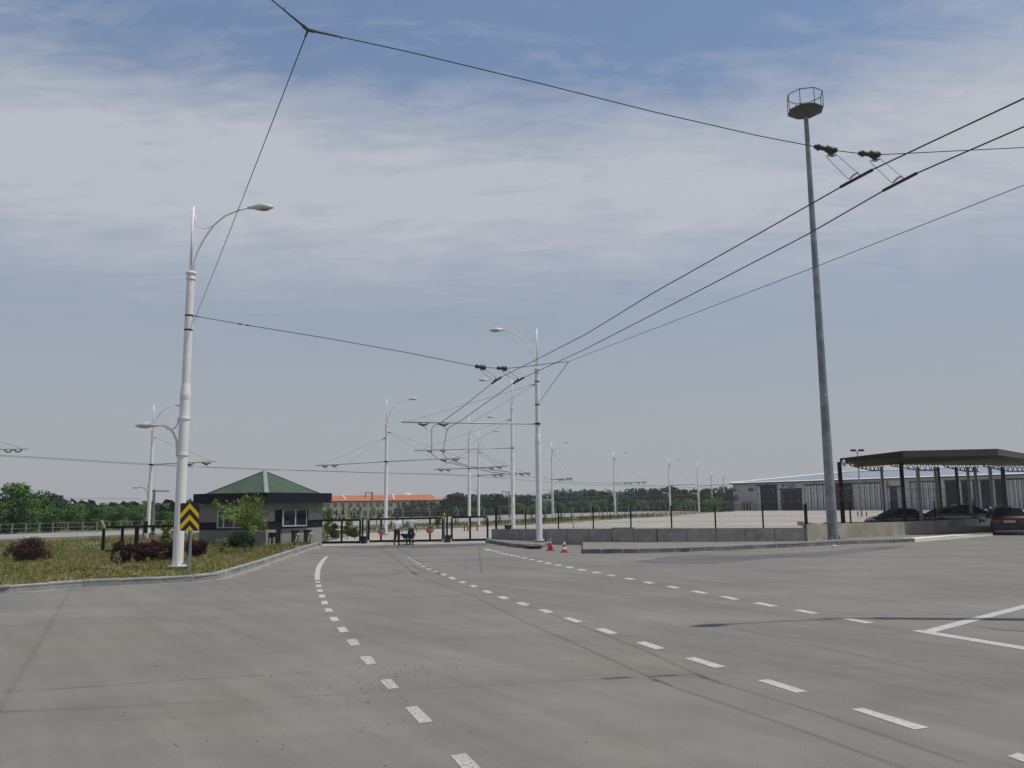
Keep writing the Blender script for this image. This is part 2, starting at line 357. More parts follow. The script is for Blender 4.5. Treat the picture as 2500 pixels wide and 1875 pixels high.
KL = [G(*p) for p in [(-900, 1512), (-300, 1466), (0, 1449), (199, 1434), (398, 1425), (480, 1420), (529, 1415), (549, 1408), (579, 1400), (639, 1380), (698, 1359), (758, 1339), (778, 1332.5)]]
LK = [G(790, 1323.7), G(878, 1303), G(1013.7, 1294.5), G(1178, 1286), G(1204, 1285), G(1321, 1280.5), G(1470, 1270), G(1620, 1261.5), G(1769, 1249)]
RN = [(-400, 1352), (0, 1316), (125, 1311.5), (248, 1307.5), (560, 1296), (787, 1285.5), (900, 1281), (1072, 1275), (1160, 1272.5), (1300, 1265.5), (1430, 1259.5), (1600, 1251.5), (1720, 1247.2)]
RF = [(-400, 1334), (0, 1305), (125, 1301), (248, 1298), (560, 1285), (787, 1276), (900, 1271), (1072, 1262), (1160, 1260), (1300, 1254), (1430, 1252), (1600, 1246.6), (1720, 1243.6)]
RZ = .42
near = [G(a, b, RZ) for a, b in RN]; far = [G(a, b, RZ) for a, b in RF]
vg = KL + LK + list(reversed(near))
MB().face([(p.x, p.y, .15) for p in vg]).build('grass_verge', M['grassg'], kind='structure')
o_ = MB()
for k in range(len(near)-1):
    a, b, c, d = near[k], near[k+1], far[k+1], far[k]
    o_.hexa([(p.x, p.y, -.3) for p in (a, b, c, d)] + [(p.x, p.y, RZ) for p in (a, b, c, d)])
o_.build('outer_road', M['concrete_road'], kind='structure')
MB().face([(p.x, p.y, .008) for p in [G(790, 1326), *LK]] + [(75, 285, .008), (180, 240, .008), (180, 88, .008), (42, 69, .008), (35.5, 64.2, .008), (24.3, 53.0, .008), (19.2, 48.6, .008), (17, 47.2, .008), (9, 48.5, .008), (-1.2, 53, .008), (-11.5, 51, .008)]).build('parking_lot', M['lot'], kind='structure')

def kerb(name, pts, side, h, wd, ms, z0=0, step=.95, gap=.05, seed=1, mname=None):
    rnd = random.Random(seed); pts = [Vector((p.x, p.y)) for p in pts]
    nrm = []
    for k in range(len(pts)):
        t = pts[min(k+1, len(pts)-1)] - pts[max(k-1, 0)]; t.normalize(); nrm.append(Vector((-t.y, t.x))*side)
    cum = [0]
    for k in range(1, len(pts)): cum.append(cum[-1] + (pts[k]-pts[k-1]).length)
    def ev(s_):
        for k in range(1, len(pts)):
            if s_ <= cum[k] or k == len(pts)-1:
                u = (s_-cum[k-1])/max(1e-6, cum[k]-cum[k-1]); return pts[k-1].lerp(pts[k], u), nrm[k-1].lerp(nrm[k], u).normalized()
    mb = MB(); s_ = 0
    def seg(a, b, hh, ins, m):
        (p, n), (q, o) = ev(a), ev(b); ch = .025
        P = [p+n*ins, q+o*ins, q+o*wd, p+n*wd]
        lo = [(v.x, v.y, z0-.05) for v in P]; mid = [(v.x, v.y, z0+hh-ch) for v in P]
        T = [p+n*(ins+ch), q+o*(ins+ch), q+o*wd, p+n*wd]; top = [(v.x, v.y, z0+hh) for v in T]
        mb.hexa(lo+mid, m)
        i = len(mb.v); mb.v += [Vector(v) for v in mid+top]
        for f in ((4, 5, 6, 7), (0, 1, 5, 4), (1, 2, 6, 5), (3, 0, 4, 7)): mb.f.append(tuple(i+k for k in f)); mb.m.append(m)
    while s_ < cum[-1]-.1:
        e = min(s_+step*rnd.uniform(.85, 1.1), cum[-1]); seg(s_, e, h+rnd.uniform(-.008, .008), rnd.uniform(0, .012), 0)
        if e+gap < cum[-1]: seg(e, e+gap, h-.018, .016, 1)
        s_ = e+gap
    return mb.build(name, ms, kind='structure')
kerb('kerb', KL, 1, .21, .17, [M['kerb'], M['mortar']], seed=3)
kerb('kerb', LK, 1, .17, .2, [M['pave'], M['mortar']], step=2.2, gap=.04, z0=.02)
# island under the lamp post right of the gate
I0 = [G(1186, 1325), G(1240, 1334.5), G(1297, 1341), G(1320, 1340.5), G(1341, 1334), G(1349, 1326)]
kerb('kerb', I0, 1, .22, .2, [M['kerb_dark'], M['mortar']], step=1.9, gap=.03, seed=9)
K2 = [G(1423, 1352), G(1565, 1351), G(1674, 1348), G(1780, 1343.5), G(1939, 1336.6), G(2058, 1329.8), G(2200, 1325), G(2233, 1323.4)]
kerb('kerb', K2, 1, .22, .2, [M['kerb_dark'], M['mortar']], step=.85, gap=.06, seed=5)
K3 = [G(2234, 1323.4), G(2300, 1318), G(2425, 1307.5)]
kerb('kerb', K3, 1, .19, .8, [M['kerb_light'], M['mortar']], step=3, gap=.02, seed=6)
WB = [G(1204, 1317.5, .12), G(1335, 1323, .15), G(1606, 1324.5, .15), G(1965, 1322, .15)]
WC = [G(1965, 1317, .15), G(2054, 1315.5, .15), G(2192, 1308, .15), G(2384, 1292, .15), G(2424, 1290, .15)]
WCx = WC[-1] + (WC[-1]-WC[-2]).normalized()*12
MB().face([(p.x, p.y, .17) for p in [*K2, *K3, WC[4], *reversed(WC[1:4]), WB[3], WB[2], G(1423, 1323.2)]]).build('pavement', M['pave'], kind='structure')
MB().face([(p.x, p.y, .17) for p in [*I0, G(1344, 1322.6), WB[1], G(1240, 1319.2), WB[0], G(1190, 1318.5)]]).build('pavement', M['pave'], kind='structure')
# road markings
pm = MB(); pw = MB()
def mk(org, k, quads, mb):
    for q in quads: mb.face([G(org[0]+x*k, org[1]+y*k, .005) for x, y in q])
def Q(s): return [[(float(a), float(b)) for a, b in (p.split(',') for p in l.split())] for l in s.strip().split('\n')]
mk((740, 1380), .22604, Q('''130,172 187,172 188,187 133,187
137,210 196,210 201,235 140,235
149,262 213,262 214,288 155,288
167,318 231,316 243,348 178,350
194,387 261,384 274,420 204,424
230,466 303,464 323,500 245,503
280,560 362,557 393,600 315,606
361,672 450,662 494,714 400,727'''), pm)
mk((740, 1380), .22604, Q('''465,802 570,795 618,862 512,872
605,988 730,976 795,1060 690,1078
825,1240 950,1225 1035,1320 920,1342'''), pw)
mk((900, 1640), .18083, Q('''490,478 655,462 868,668 690,700
1105,1130 1310,1100 1620,1400 1380,1440'''), pw)
mk((980, 1340), .18083, Q('''78,117 118,112 126,117 88,123
104,132 146,128 155,133 112,138
130,152 178,150 188,157 150,160
168,178 222,173 234,181 182,187
207,202 262,197 280,206 228,213
264,234 322,227 342,238 290,246
332,268 390,261 420,276 362,284
408,303 470,296 508,313 450,321
508,342 580,333 622,353 560,363
616,386 688,375 750,408 690,417
755,441 840,435 892,456 822,465
905,492 982,484 1042,511 968,519
1083,567 1168,557 1243,588 1166,601
1286,646 1385,634 1465,666 1380,682
1536,724 1640,716 1748,757 1648,769
1828,822 1935,811 2065,858 1960,872'''), pm)
mk((1380, 1400), .36166, Q('''-20,302 30,296 122,326 75,333
200,376 262,369 358,403 300,411
475,465 540,459 677,505 608,513
806,572 872,564 1083,628 1010,638
1296,722 1372,713 1636,796 1562,806
275,9 310,8 352,17 310,19
388,31 432,29 482,41 432,43
518,56 562,54 612,66 560,69
670,86 718,84 785,97 735,101
843,120 890,116 972,133 925,137
1033,155 1085,152 1184,173 1135,178
1260,199 1318,195 1444,220 1385,224
1536,248 1595,244 1722,268 1660,272
1862,306 1925,302 2092,332 2030,337'''), pm)
mk((2100, 1300), .34662, Q('''-63,1243 22,1236 485,1373 380,1388
1035,1575 1110,1550 1500,1670 1410,1705
440,690 1154,508 1154,535 520,704'''), pm)
mk((2100, 1300), .34662, [[(1154, 508), (1800, 343), (1800, 372), (1154, 535)], [(355, 690), (430, 686), (1154, 803), (1154, 826), (445, 708)], [(1154, 803), (1700, 891), (1700, 916), (1154, 826)]], pm)
mk((1150, 1180), .18083, Q('''160,884 250,888 280,905 225,909
270,906 325,906 342,915 290,918
325,920 378,921 395,932 345,934
378,937 430,938 450,948 400,950
440,950 495,952 520,962 465,965
508,965 570,966 595,977 535,980
588,983 650,984 678,995 615,998
680,1001 745,1003 772,1014 705,1017
770,1021 840,1022 872,1036 805,1039
875,1045 950,1046 988,1060 915,1063
985,1070 1065,1071 1105,1087 1025,1090
1112,1096 1200,1098 1242,1113 1155,1116
1262,1124 1355,1125 1403,1143 1310,1146
1420,1156 1520,1157 1576,1175 1470,1178
1615,1194 1715,1194 1780,1212 1665,1215'''), pm)
Lc = [(794, 1358.5), (784, 1368), (776, 1378.6), (771, 1389), (769, 1398.5), (768.2, 1407), (768.5, 1415.6)]
Rc = [(801.8, 1359.2), (794, 1367.5), (788, 1376.6), (783, 1388), (781.2, 1398.5), (780.8, 1407), (781, 1415.6)]
for k in range(6): pm.face([G(*Lc[k], .005), G(*Rc[k], .005), G(*Rc[k+1], .005), G(*Lc[k+1], .005)])
pm.build('road_marking', M['paint_new'], kind='structure'); pw.build('road_marking', M['paint'], kind='structure')
lm = MB()
for a, b, c, d in [((917, 1329), (923, 1329), (957, 1317.5), (951, 1317.5)), ((1167, 1314.5), (1172, 1315), (1205, 1309.5), (1200, 1309.3)), ((1480, 1290), (1483, 1290.6), (1640, 1284), (1637, 1283.6)), ((1760, 1279), (1762, 1279.6), (1960, 1274.5), (1958, 1274))]:
    lm.face([G(*p, .013) for p in (a, b, c, d)])
lm.build('road_marking', M['paint_new'], kind='structure')
def crop(o, k, pts): return [(o[0]+x*k, o[1]+y*k) for x, y in pts]
MB().face([G(x, y, .004) for x, y in crop((1500, 1330), .31646, [(155, 130), (330, 104), (450, 86), (700, 78), (1100, 78), (1450, 60), (1700, 44), (2000, 20), (2250, 4), (2120, 36), (1900, 58), (1600, 88), (1300, 98), (1080, 112), (1000, 126), (850, 136), (740, 148), (600, 147), (440, 141), (300, 138)])]).build('asphalt_patch', M['patch'], kind='structure')
MB().face([G(x, y, .0045) for x, y in [(880, 1331), (1010, 1329.5), (1190, 1326.5), (1188, 1329.5), (1100, 1335), (1060, 1336.5), (960, 1338), (890, 1338.5), (840, 1337), (790, 1334), (778, 1331)]]).build('asphalt_patch', M['patch'], kind='structure')

M['dust'] = mat('sandy_dust', (.30, .265, .205), .95, (.24, .22, .185), 3, 7, c3=(.22, .21, .185), scale3=9)
def dust(pts, side, seed, w0=.12, w1=.5):
    rnd = random.Random(seed); pts = [Vector((p.x, p.y)) for p in pts]; mb = MB(); Lp = []
    for a, b in zip(pts, pts[1:]):
        n = max(1, int((b-a).length/.35)); d = (b-a).normalized(); nn = Vector((-d.y, d.x))*side
        for k in range(n): p = a.lerp(b, k/n); Lp.append((p+nn*.03, p-nn*rnd.uniform(w0, w1)))
    for (a, b), (c, d) in zip(Lp, Lp[1:]): mb.face([(a.x, a.y, .003), (b.x, b.y, .003), (d.x, d.y, .003), (c.x, c.y, .003)])
    mb.build('kerbside_dust', M['dust'], kind='structure')
dust(KL, 1, 1); dust(K2, 1, 2, .05, .45); dust(K3, 1, 3, .1, .4); dust(I0, 1, 4, .05, .3)
cm_ = MB(); rc = random.Random(12)  # thin dark strips: cracks, tyre arcs and one long foreground line
for pts, w_ in (([(0, 1688), (180, 1679), (420, 1661), (640, 1647), (760, 1640)], .012), ([(1003, 1378), (1014, 1385), (1028, 1391), (1041, 1395)], .05), ([(958, 1391), (975, 1396), (990, 1394)], .05), ([(519, 1506), (533, 1507)], .02), ([(521, 1509.5), (535, 1510)], .02), ([(926, 1348), (945, 1351), (962, 1351)], .05), ([(1126, 1384), (1140, 1386)], .07), ([(2390, 1530), (2440, 1537), (2500, 1541)], .04), ([(500, 1425), (430, 1434), (330, 1441)], .02)):
    g_ = [G(*p, .0055) for p in pts]; q = []
    for a, b in zip(g_, g_[1:]):
        n = max(2, int((b-a).length/.25)); q += [a.lerp(b, k/n)+Vector((rc.uniform(-1, 1)*w_*.8, rc.uniform(-1, 1)*w_*.8, 0)) for k in range(n)]
    q.append(g_[-1])
    for a, b in zip(q, q[1:]):
        d = (b-a).normalized(); nn = Vector((-d.y, d.x, 0))*w_*rc.uniform(.3, .6); cm_.face([a-nn, b-nn, b+nn, a+nn])
cm_.build('dark_road_lines', M['patch'], kind='structure')
# grass tufts and wild flowers on the verge
def in_poly(x, y, P):
    c = False; j = len(P)-1
    for i in range(len(P)):
        if (P[i].y > y) != (P[j].y > y) and x < (P[j].x-P[i].x)*(y-P[i].y)/(P[j].y-P[i].y)+P[i].x: c = not c
        j = i
    return c
def tufts(n, box_, hmin, hmax, name, m, seed, test=None, wmul=1.0):
    rnd = random.Random(seed); mb = MB(); k = 0
    while k < n:
        x = rnd.uniform(box_[0], box_[1]); y = rnd.uniform(box_[2], box_[3])
        if not in_poly(x, y, vg) or (test and not test(x, y)): 
            k += .2; continue
        k += 1; h0 = rnd.uniform(hmin, hmax)
        for q in range(5):
            an = rnd.uniform(0, 6.28); r_ = rnd.uniform(0, .10); bx, by = x+r_*math.cos(an), y+r_*math.sin(an); ww = rnd.uniform(.008, .018)*wmul; h = h0*rnd.uniform(.6, 1.1)
            lx, ly = rnd.uniform(-.5, .5)*h, rnd.uniform(-.5, .5)*h; wx, wy = math.cos(an+1)*ww, math.sin(an+1)*ww
            mb.face([(bx-wx, by-wy, .14), (bx+wx, by+wy, .14), (bx+lx*.4, by+ly*.4, .14+h*.65)]); mb.face([(bx+lx*.4-wx*.6, by+ly*.4-wy*.6, .14+h*.45), (bx+lx*.4+wx*.6, by+ly*.4+wy*.6, .14+h*.45), (bx+lx, by+ly, .14+h)])
    return mb.build(name, m, kind='stuff', label=('low dry meadow grass covering the verge' if m is M['blade'] else 'fresh green grass tufts scattered over the verge'), cat='grass')
def off_kerb(x, y):      # keep blades off the kerb top
    for k in range(len(KL)-1):
        a, b = KL[k], KL[k+1]; e = Vector((b.x-a.x, b.y-a.y)); d = Vector((x-a.x, y-a.y)); t = max(0, min(1, d.dot(e)/e.length_squared))
        if (d-e*t).length < .3: return False
    return True
tufts(13000, (-26, -8, 19, 46), .05, .19, 'meadow_grass', M['blade'], 1, off_kerb)
tufts(4500, (-30, -8, 20, 60), .06, .24, 'green_grass', M['blade_g'], 2, off_kerb)
tufts(5000, (-48, -12, 44, 75), .12, .4, 'meadow_grass', M['blade'], 3, None, 2.0)
tufts(3500, (-15, 60, 74, 170), .2, .5, 'green_grass', M['blade_g'], 4, None, 3.0)
# loose stones by the lane line
rs = random.Random(5); st = MB()
for k in range(420):
    if k % 3: px, py = rs.gauss(930, 75), rs.gauss(1650, 55)
    else: px, py = rs.uniform(300, 1500), rs.uniform(1560, 1880)
    p = G(px, py); r_ = rs.choice([.003, .004, .005, .006, .011]) ; st.ell((p.x, p.y, r_*.4), (r_, 0, 0), (0, r_*.8, 0), (0, 0, r_*.6), 5, 3)
st.build('loose_gravel', M['stone'], kind='stuff', label='scattered small stones on the worn asphalt', cat='gravel')

# ================================================================ STREET LAMPS AND POLES
def lampshell(mb, base, d, L_, s, m0=0):
    d = Vector(d); sdv = Vector((-d.y, d.x, 0)); p = []
    # profile along d: (distance, half width, top, bottom)
    prof = [(0, .05, .05, -.05), (.22, .075, .085, -.06), (.34, .15, .13, -.10), (.55, .19, .16, -.12), (.75, .15, .12, -.09), (.9, .07, .04, -.05), (.95, .02, .0, -.03)]
    rings = []
    for t, hw, a, b in prof:
        i = len(mb.v)
        for an in range(10):
            c, sn = math.cos(an*math.pi/5), math.sin(an*math.pi/5)
            mb.v.append(Vector(base) + d*t*L_/.95 + sdv*hw*c*s + Vector((0, 0, (a*sn if sn > 0 else -b*sn)*s)))
        rings.append(i)
    for a, b in zip(rings, rings[1:]):
        for j in range(10):
            mb.f.append((a+j, a+(j+1) % 10, b+(j+1) % 10, b+j)); mb.m.append(m0)
    return mb
def lamp_post(px, pb, ptop, side, label, zb=.15, lower=0, Y=None, group='lamp posts along the depot roads', detail=2, depth_from=None, arm_dir=None, XY=None, htot=None, rk=1.0, white=True, lamp_px=None):
    if XY: b = Vector((XY[0], XY[1], zb))
    elif Y: b = AT(px, pb, Y); b.z = zb
    else: b = G(px, pb, zb)
    X, Yd = b.x, b.y
    H_ = (zat(X, Yd, ptop)-zb) if htot is None else htot
    s = H_/12.72; Z = lambda z_: zb + z_*s
    t = thing('street_lamp', b, label, 'street lamp', group); o = b
    wm = M['white_steel']; n = 20 if detail > 1 else 10
    mb = MB(o); rr = s*rk
    mb.lathe([(.176*rr, zb), (.168*rr, Z(5.75)), (.178*rr, Z(5.78)), (.178*rr, Z(5.98)), (.148*rr, Z(6.16)), (.148*rr, Z(6.28)), (.141*rr, Z(6.3)), (.134*rr, Z(10.12))], b*1-Vector((0, 0, b.z)), n)
    mb.build('pole', wm, t, smooth=True)
    P = lambda dx, z_: (b.x + D.x*dx*s, b.y + D.y*dx*s, Z(z_))
    D = Vector((side, 0, 0)) if arm_dir is None else Vector(arm_dir).normalized()
    MB(o).lathe([(.155*rr, Z(10.02)), (.155*rr, Z(10.08)), (.145*rr, Z(10.1)), (.150*rr, Z(10.22)), (.178*rr, Z(10.24)), (.178*rr, Z(10.3)), (.06*rr, Z(10.31))], Vector((b.x, b.y, 0)), n).build('collar', wm, t, smooth=True)
    k = max(1.0, Yd/110)
    MB(o).tube([P(-.02, 10.28), P(-.02, 12.72)], .043*rr*k, 8).build('finial', wm, t, smooth=True)
    MB(o).tube([P(a, 10.28+c) for a, c in ((.06, 0), (.09, .35), (.2, .79), (.42, 1.26), (.72, 1.74), (1.13, 2.1), (1.6, 2.3), (2.0, 2.4))], .033*rr*k, 8).build('arm', wm, t, smooth=True)
    MB(o).tube([P(a, 10.28+c) for a, c in ((.05, 2.13), (.07, 1.9), (.13, 1.75), (.27, 1.66), (.43, 1.62), (.58, 1.67), (.74, 1.80))], .020*rr*k, 6).build('brace', wm, t, smooth=True)
    hd = lampshell(MB(o), P(1.93, 12.67), D, .92*s, s).build('lamp_head', M['lamp_shell'], t, smooth=True)
    c = Vector(P(2.5, 12.60)); MB(o).ell(c, D*.24*s, Vector((-D.y, D.x, 0))*.13*s, Vector((0, 0, .05*s)), 10, 5).build('lens', M['lens'], hd)
    if lower:
        D2 = Vector((lower, 0, 0)); Pl = lambda dx, z_: (b.x + D2.x*dx*s, b.y + D2.y*dx*s, Z(z_))
        MB(o).tube([Pl(a, c) for a, c in ((.19, 3.78), (.2, 4.05), (.24, 4.35), (.36, 4.62), (.55, 4.80), (.75, 4.87), (.97, 4.88))], .04*rr*k, 8).build('lower_arm', wm, t, smooth=True)
        MB(o).tube([Pl(a, c) for a, c in ((.2, 5.15), (.21, 4.95), (.28, 4.80), (.42, 4.72), (.6, 4.76))], .028*rr*k, 6).build('lower_brace', wm, t, smooth=True)
        h2 = lampshell(MB(o), Pl(.93, 4.87), D2, .75*s, s*.85).build('lamp_head', M['lamp_shell'], t, smooth=True)
        c = Vector(Pl(1.4, 4.82)); MB(o).ell(c, D2*.2*s, Vector((0, .11, 0))*s, Vector((0, 0, .04*s)), 10, 5).build('lens', M['lens'], h2)
        if detail > 1:
            for zz_ in (3.85, 5.1): MB(o).lathe([(.196*rr, Z(zz_-.03)), (.196*rr, Z(zz_+.03))], Vector((b.x, b.y, 0)), n).build('clamp', wm, t)
    if detail > 1:
        bp = MB(o).lathe([(.30*s, zb+.10), (.30*s, zb+.15)], Vector((b.x, b.y, 0)), 16).build('base_plate', wm, t)
        for q in range(8):
            an = q*math.pi/4+.2; MB(o).lathe([(.018, zb-.02), (.018, zb+.2), (.03, zb+.201), (.03, zb+.23)], Vector((b.x+math.cos(an)*.25*s, b.y+math.sin(an)*.25*s, 0)), 6).build('bolt', M['galv'], bp)
    return t, b, s
def boom(t, b, pm_, tips, s=1, stays=(), mt='boom', ins=()):
    """tubular cantilever carried by the pole: pm_ = pixel row of the joint, tips = pixel ends"""
    zb = zat(b.x, b.y, pm_); ends = []
    for (tx, ty) in tips:
        e = G(tx, ty, zb)
        d_ = e-Vector((b.x, b.y, zb))
        if d_.length > 11: e = Vector((b.x, b.y, zb)) + d_.normalized()*min(11, abs(AT(tx, ty, b.y).x-b.x)*1.15)
        ends.append(e)
    rr = max(.045, .022*b.y/55)
    J = Vector((b.x, b.y, zb))
    for e in ends:
        MB(b).tube([J, e], rr, 8).build('boom', M[mt], t, smooth=True)
        for q in ins:
            p = J.lerp(e, q); MB(b).tube([p+Vector((-.30, 0, -.07)), p+Vector((-.12, 0, -.12)), p+Vector((.02, 0, -.17)), p+Vector((.30, 0, -.07))], [.03, .06, .075, .03], 6).build('insulator', M['rubber'], t)
            MB(b).tube([p+Vector((0, 0, -.2)), p+Vector((.25, 0, -.42))], max(.014, .012*b.y/50), 4).build('hanger_strap', M['wire_grey'], t)
    for (fy, k, q) in stays:
        top = Vector((b.x, b.y, zat(b.x, b.y, fy))); p = J.lerp(ends[k], q)
        MB(b).tube([top, p], max(.008, .006*min(b.y, 120)/50), 4).build('stay_wire', M['wire_grey'], t)
        MB(b).tube([top, top.lerp(p, .06)], max(.02, .018*b.y/50), 5).build('stay_clamp', M['wire'], t)
    MB(b).lathe([(.17, zb-.05), (.17, zb+.05)], Vector((b.x, b.y, 0)), 12).build('clamp', M['steel_dark'], t)
    return zb

tA, bA, sA = lamp_post(433, 1390, 505, 1, 'tall white lamp post with two lamp heads standing on the verge behind the chevron sign', lower=-1, group='lamp posts along the depot roads')
for py in (771, 806): MB(bA).lathe([(.152, zat(bA.x, bA.y, py)-.03), (.152, zat(bA.x, bA.y, py)+.03)], Vector((bA.x, bA.y, 0)), 16).build('clamp', M['steel_dark'], tA)
tB, bB, sB = lamp_post(1317, 1324, 803, -1, 'tall white lamp post on the kerbed island beside the two cones', zb=.17)
for py in (931.5, 988): MB(bB).lathe([(.150, zat(bB.x, bB.y, py)-.03), (.150, zat(bB.x, bB.y, py)+.03)], Vector((bB.x, bB.y, 0)), 16).build('clamp', M['steel_dark'], tB)
boom(tB, bB, 1035, [(980, 1030.5)], stays=[(936, 0, .5), (936, 0, .965)], ins=(.70, .845))
tC, bC, sC = lamp_post(1253, 1295, 925.5, -1, 'white lamp post just behind the concrete wall, its lamp reaching left', zb=0, detail=1)
boom(tC, bC, 1094, [(1011, 1100)], stays=[(1022, 0, .5), (1022, 0, .96)], ins=(.70, .84))
tD, bD, sD = lamp_post(941, 1306, 973.6, 1, 'white lamp post seen through the gate just left of the walking men', zb=0, detail=2)
boom(tD, bD, 1127, [(771, 1137), (1142, 1117)], stays=[(1068, 0, .97), (1068, 0, .55), (1053, 1, .6), (1053, 1, .93)], ins=(.72, .86))
tE, bE, sE = lamp_post(360, 1318, 988.6, 1, 'white lamp post with two heads behind the purple shrubs, left of the chevron sign', zb=.15, lower=-1, detail=1, XY=None)
boom(tE, bE, 1134, [(528, 1126.5)], stays=[(1066, 0, .95)], ins=(.6, .85))
tF, bF, sF = lamp_post(1146, 1291, 1017.5, 1, 'white lamp post among the red bollards beyond the gate', zb=0, detail=1)
boom(tF, bF, 1143.5, [(1060, 1145.8), (1239, 1137.6)], mt='boom_far', stays=[(1100, 0, .9), (1100, 1, .95)], ins=(.6, .8))
tG, bG, sG = lamp_post(1169, 1283, 1052, 1, 'white lamp post on the far grass strip close behind the bollards', detail=1, lower=-1)
boom(tG, bG, 1160.5, [(1293, 1154)], mt='boom_far', stays=[(1102, 0, .55), (1102, 0, .93)], ins=(.33, .45, .85, .97))
FARL = [(1350, 1272, 1080, 1171, (1442, 1164), 'nearest white lamp post of the far row, on the grass strip'),
        (1502, 1264, 1104, 1179.6, (1580, 1176.6), 'white lamp post in the far row, next to a thin utility pole'),
        (1637, 1259, 1120, 1185, (1698, 1183), 'white lamp post in the far row, third from the nearest'),
        (1707, 1251, 1128.6, 1186.5, (1738, 1185), 'white lamp post in the far row, fourth from the nearest'),
        (1740, 1250, 1152.5, 1184, (1765, 1183.5), 'short distant lamp post, second last before the depot hall'),
        (1769, 1245.5, 1154.4, 1184, (1781, 1183.5), 'most distant lamp post beside the end wall of the depot hall')]
for i, (px, pb, pt, pj, tip, lb) in enumerate(FARL):
    Yf = F*12.6/((pb-pt)*1.0)
    t_, b_, s_ = lamp_post(px, pb, pt, 1, lb, detail=0, lower=(-1 if i < 5 else 0), Y=Yf, zb=.15, rk=1.15)
    boom(t_, b_, pj, [tip], mt='boom_far', stays=[(pt+60*12.6/Yf*3, 0, .95)] if i < 3 else (), ins=(.35, .5, .75, .9) if i < 2 else ())
# the lamp post just outside the frame whose shadow falls over the lane
lamp_post(0, 0, 0, -1, 'white lamp post right of the view', XY=(11.85, 16.3), htot=13.4, zb=0, detail=2, arm_dir=(-2.8, -1.0, 0))
# floodlight mast with service platform
def mast():
    b = G(2034, 1317, .17); t = thing('floodlight_mast', b, 'tall grey steel mast with an octagonal service platform on top', 'mast')
    zt = zat(b.x, b.y, 286); pb = MB(b)
    seg = [(b.z, .30), (zat(b.x, b.y, 965), .235), (zat(b.x, b.y, 630), .185), (zt, .13)]
    prof = []
    for (z0, r0_), (z1, r1) in zip(seg, seg[1:]): prof += [(r0_, z0), (r1+.004, z1-.02), (r1+.004, z1)]
    pb.lathe(prof, Vector((b.x, b.y, 0)), 16); pb.build('pole', M['galv'], t, smooth=True)
    for q in range(8):
        an = q*math.pi/4+.1; d = Vector((math.cos(an), math.sin(an), 0)); c = Vector((b.x, b.y, b.z))
        MB(b).face([c+d*.29, c+d*.48, c+d*.29+Vector((0, 0, .34))]).face([c+d*.29+Vector((d.y, -d.x, 0))*.02, c+d*.29+Vector((d.y, -d.x, 0))*.02+Vector((0, 0, .34)), c+d*.48+Vector((d.y, -d.x, 0))*.02]).build('gusset', M['galv'], t)
    MB(b).box((b.x, b.y, b.z+.02), (1.05, 1.05, .04), .3).build('base_plate', M['galv'], t)
    R1 = 1.08; zp = zat(b.x, b.y, 277); ang = [R(10+45*k) for k in range(8)]
    low = [Vector((b.x+math.cos(a)*.62, b.y+math.sin(a)*.62, zp-.10)) for a in ang]; hi = [Vector((b.x+math.cos(a)*R1, b.y+math.sin(a)*R1, zp+.12)) for a in ang]
    rim = [v+Vector((0, 0, .07)) for v in hi]
    pl = MB(b).face(low[::-1]).face(rim)
    for k in range(8):
        j = (k+1) % 8; pl.face([low[k], low[j], hi[j], hi[k]]); pl.face([hi[k], hi[j], rim[j], rim[k]])
    plo = pl.build('platform', M['canopy_grey'], t)
    rl = MB(b); zr = .98
    for k in range(8):
        j = (k+1) % 8; rl.tube([rim[k], rim[k]+Vector((0, 0, zr))], .026, 5); rl.tube([rim[k]+Vector((0, 0, zr)), rim[j]+Vector((0, 0, zr))], .03, 5)
    rl.build('railing', M['wire_grey'], t)
mast()

# ================================================================ OVERHEAD WIRES
def wire(name, pts, r, m, label, cat='overhead wire', group=None, taper=None):
    rr = r if not taper else [taper(p) for p in pts]
    return MB().tube(pts, rr, 5).build(name, m, label=label, cat=cat, group=group)
ZW = 6.6; ZS = 7.1
def dens(pts, n=3):
    o = []
    for a, b in zip(pts, pts[1:]):
        for k in range(n): o.append(a.lerp(b, k/n))
    return o+[pts[-1]]
rw = lambda p: max(.0105, .0098*p.y/25)
CA = [G(*p, ZW) for p in [(3000, -10), (2500, 240), (2131, 413.5), (2090, 436), (2052, 457), (1830, 583), (1600, 712), (1430, 816), (1309, 878), (1223, 921), (1211, 929), (1201, 936), (1130, 993), (1076, 1032), (1057, 1041), (1054, 1048), (1054, 1096), (1053, 1107), (1069.5, 1120), (1090, 1128), (1141, 1140), (1198, 1152.5), (1262, 1160)]]
CB = [G(*p, ZW) for p in [(3000, 70), (2500, 309), (2240, 422), (2197, 444.5), (2156, 466), (1970, 573), (1700, 713), (1430, 851.7), (1309, 907.7), (1278, 922), (1265, 929), (1253, 936), (1130, 1023.7), (1098, 1043), (1091, 1050), (1083, 1096), (1080, 1107), (1092.6, 1120), (1111.5, 1128), (1144, 1137.6), (1200, 1147), (1270, 1156)]]
wire('contact_wire', dens(CA), 0, M['wire'], 'left overhead contact wire of the pair running over the road to the gate', group='contact wires', taper=rw)
wire('contact_wire', dens(CB), 0, M['wire'], 'right overhead contact wire of the pair running over the road to the gate', group='contact wires', taper=rw)
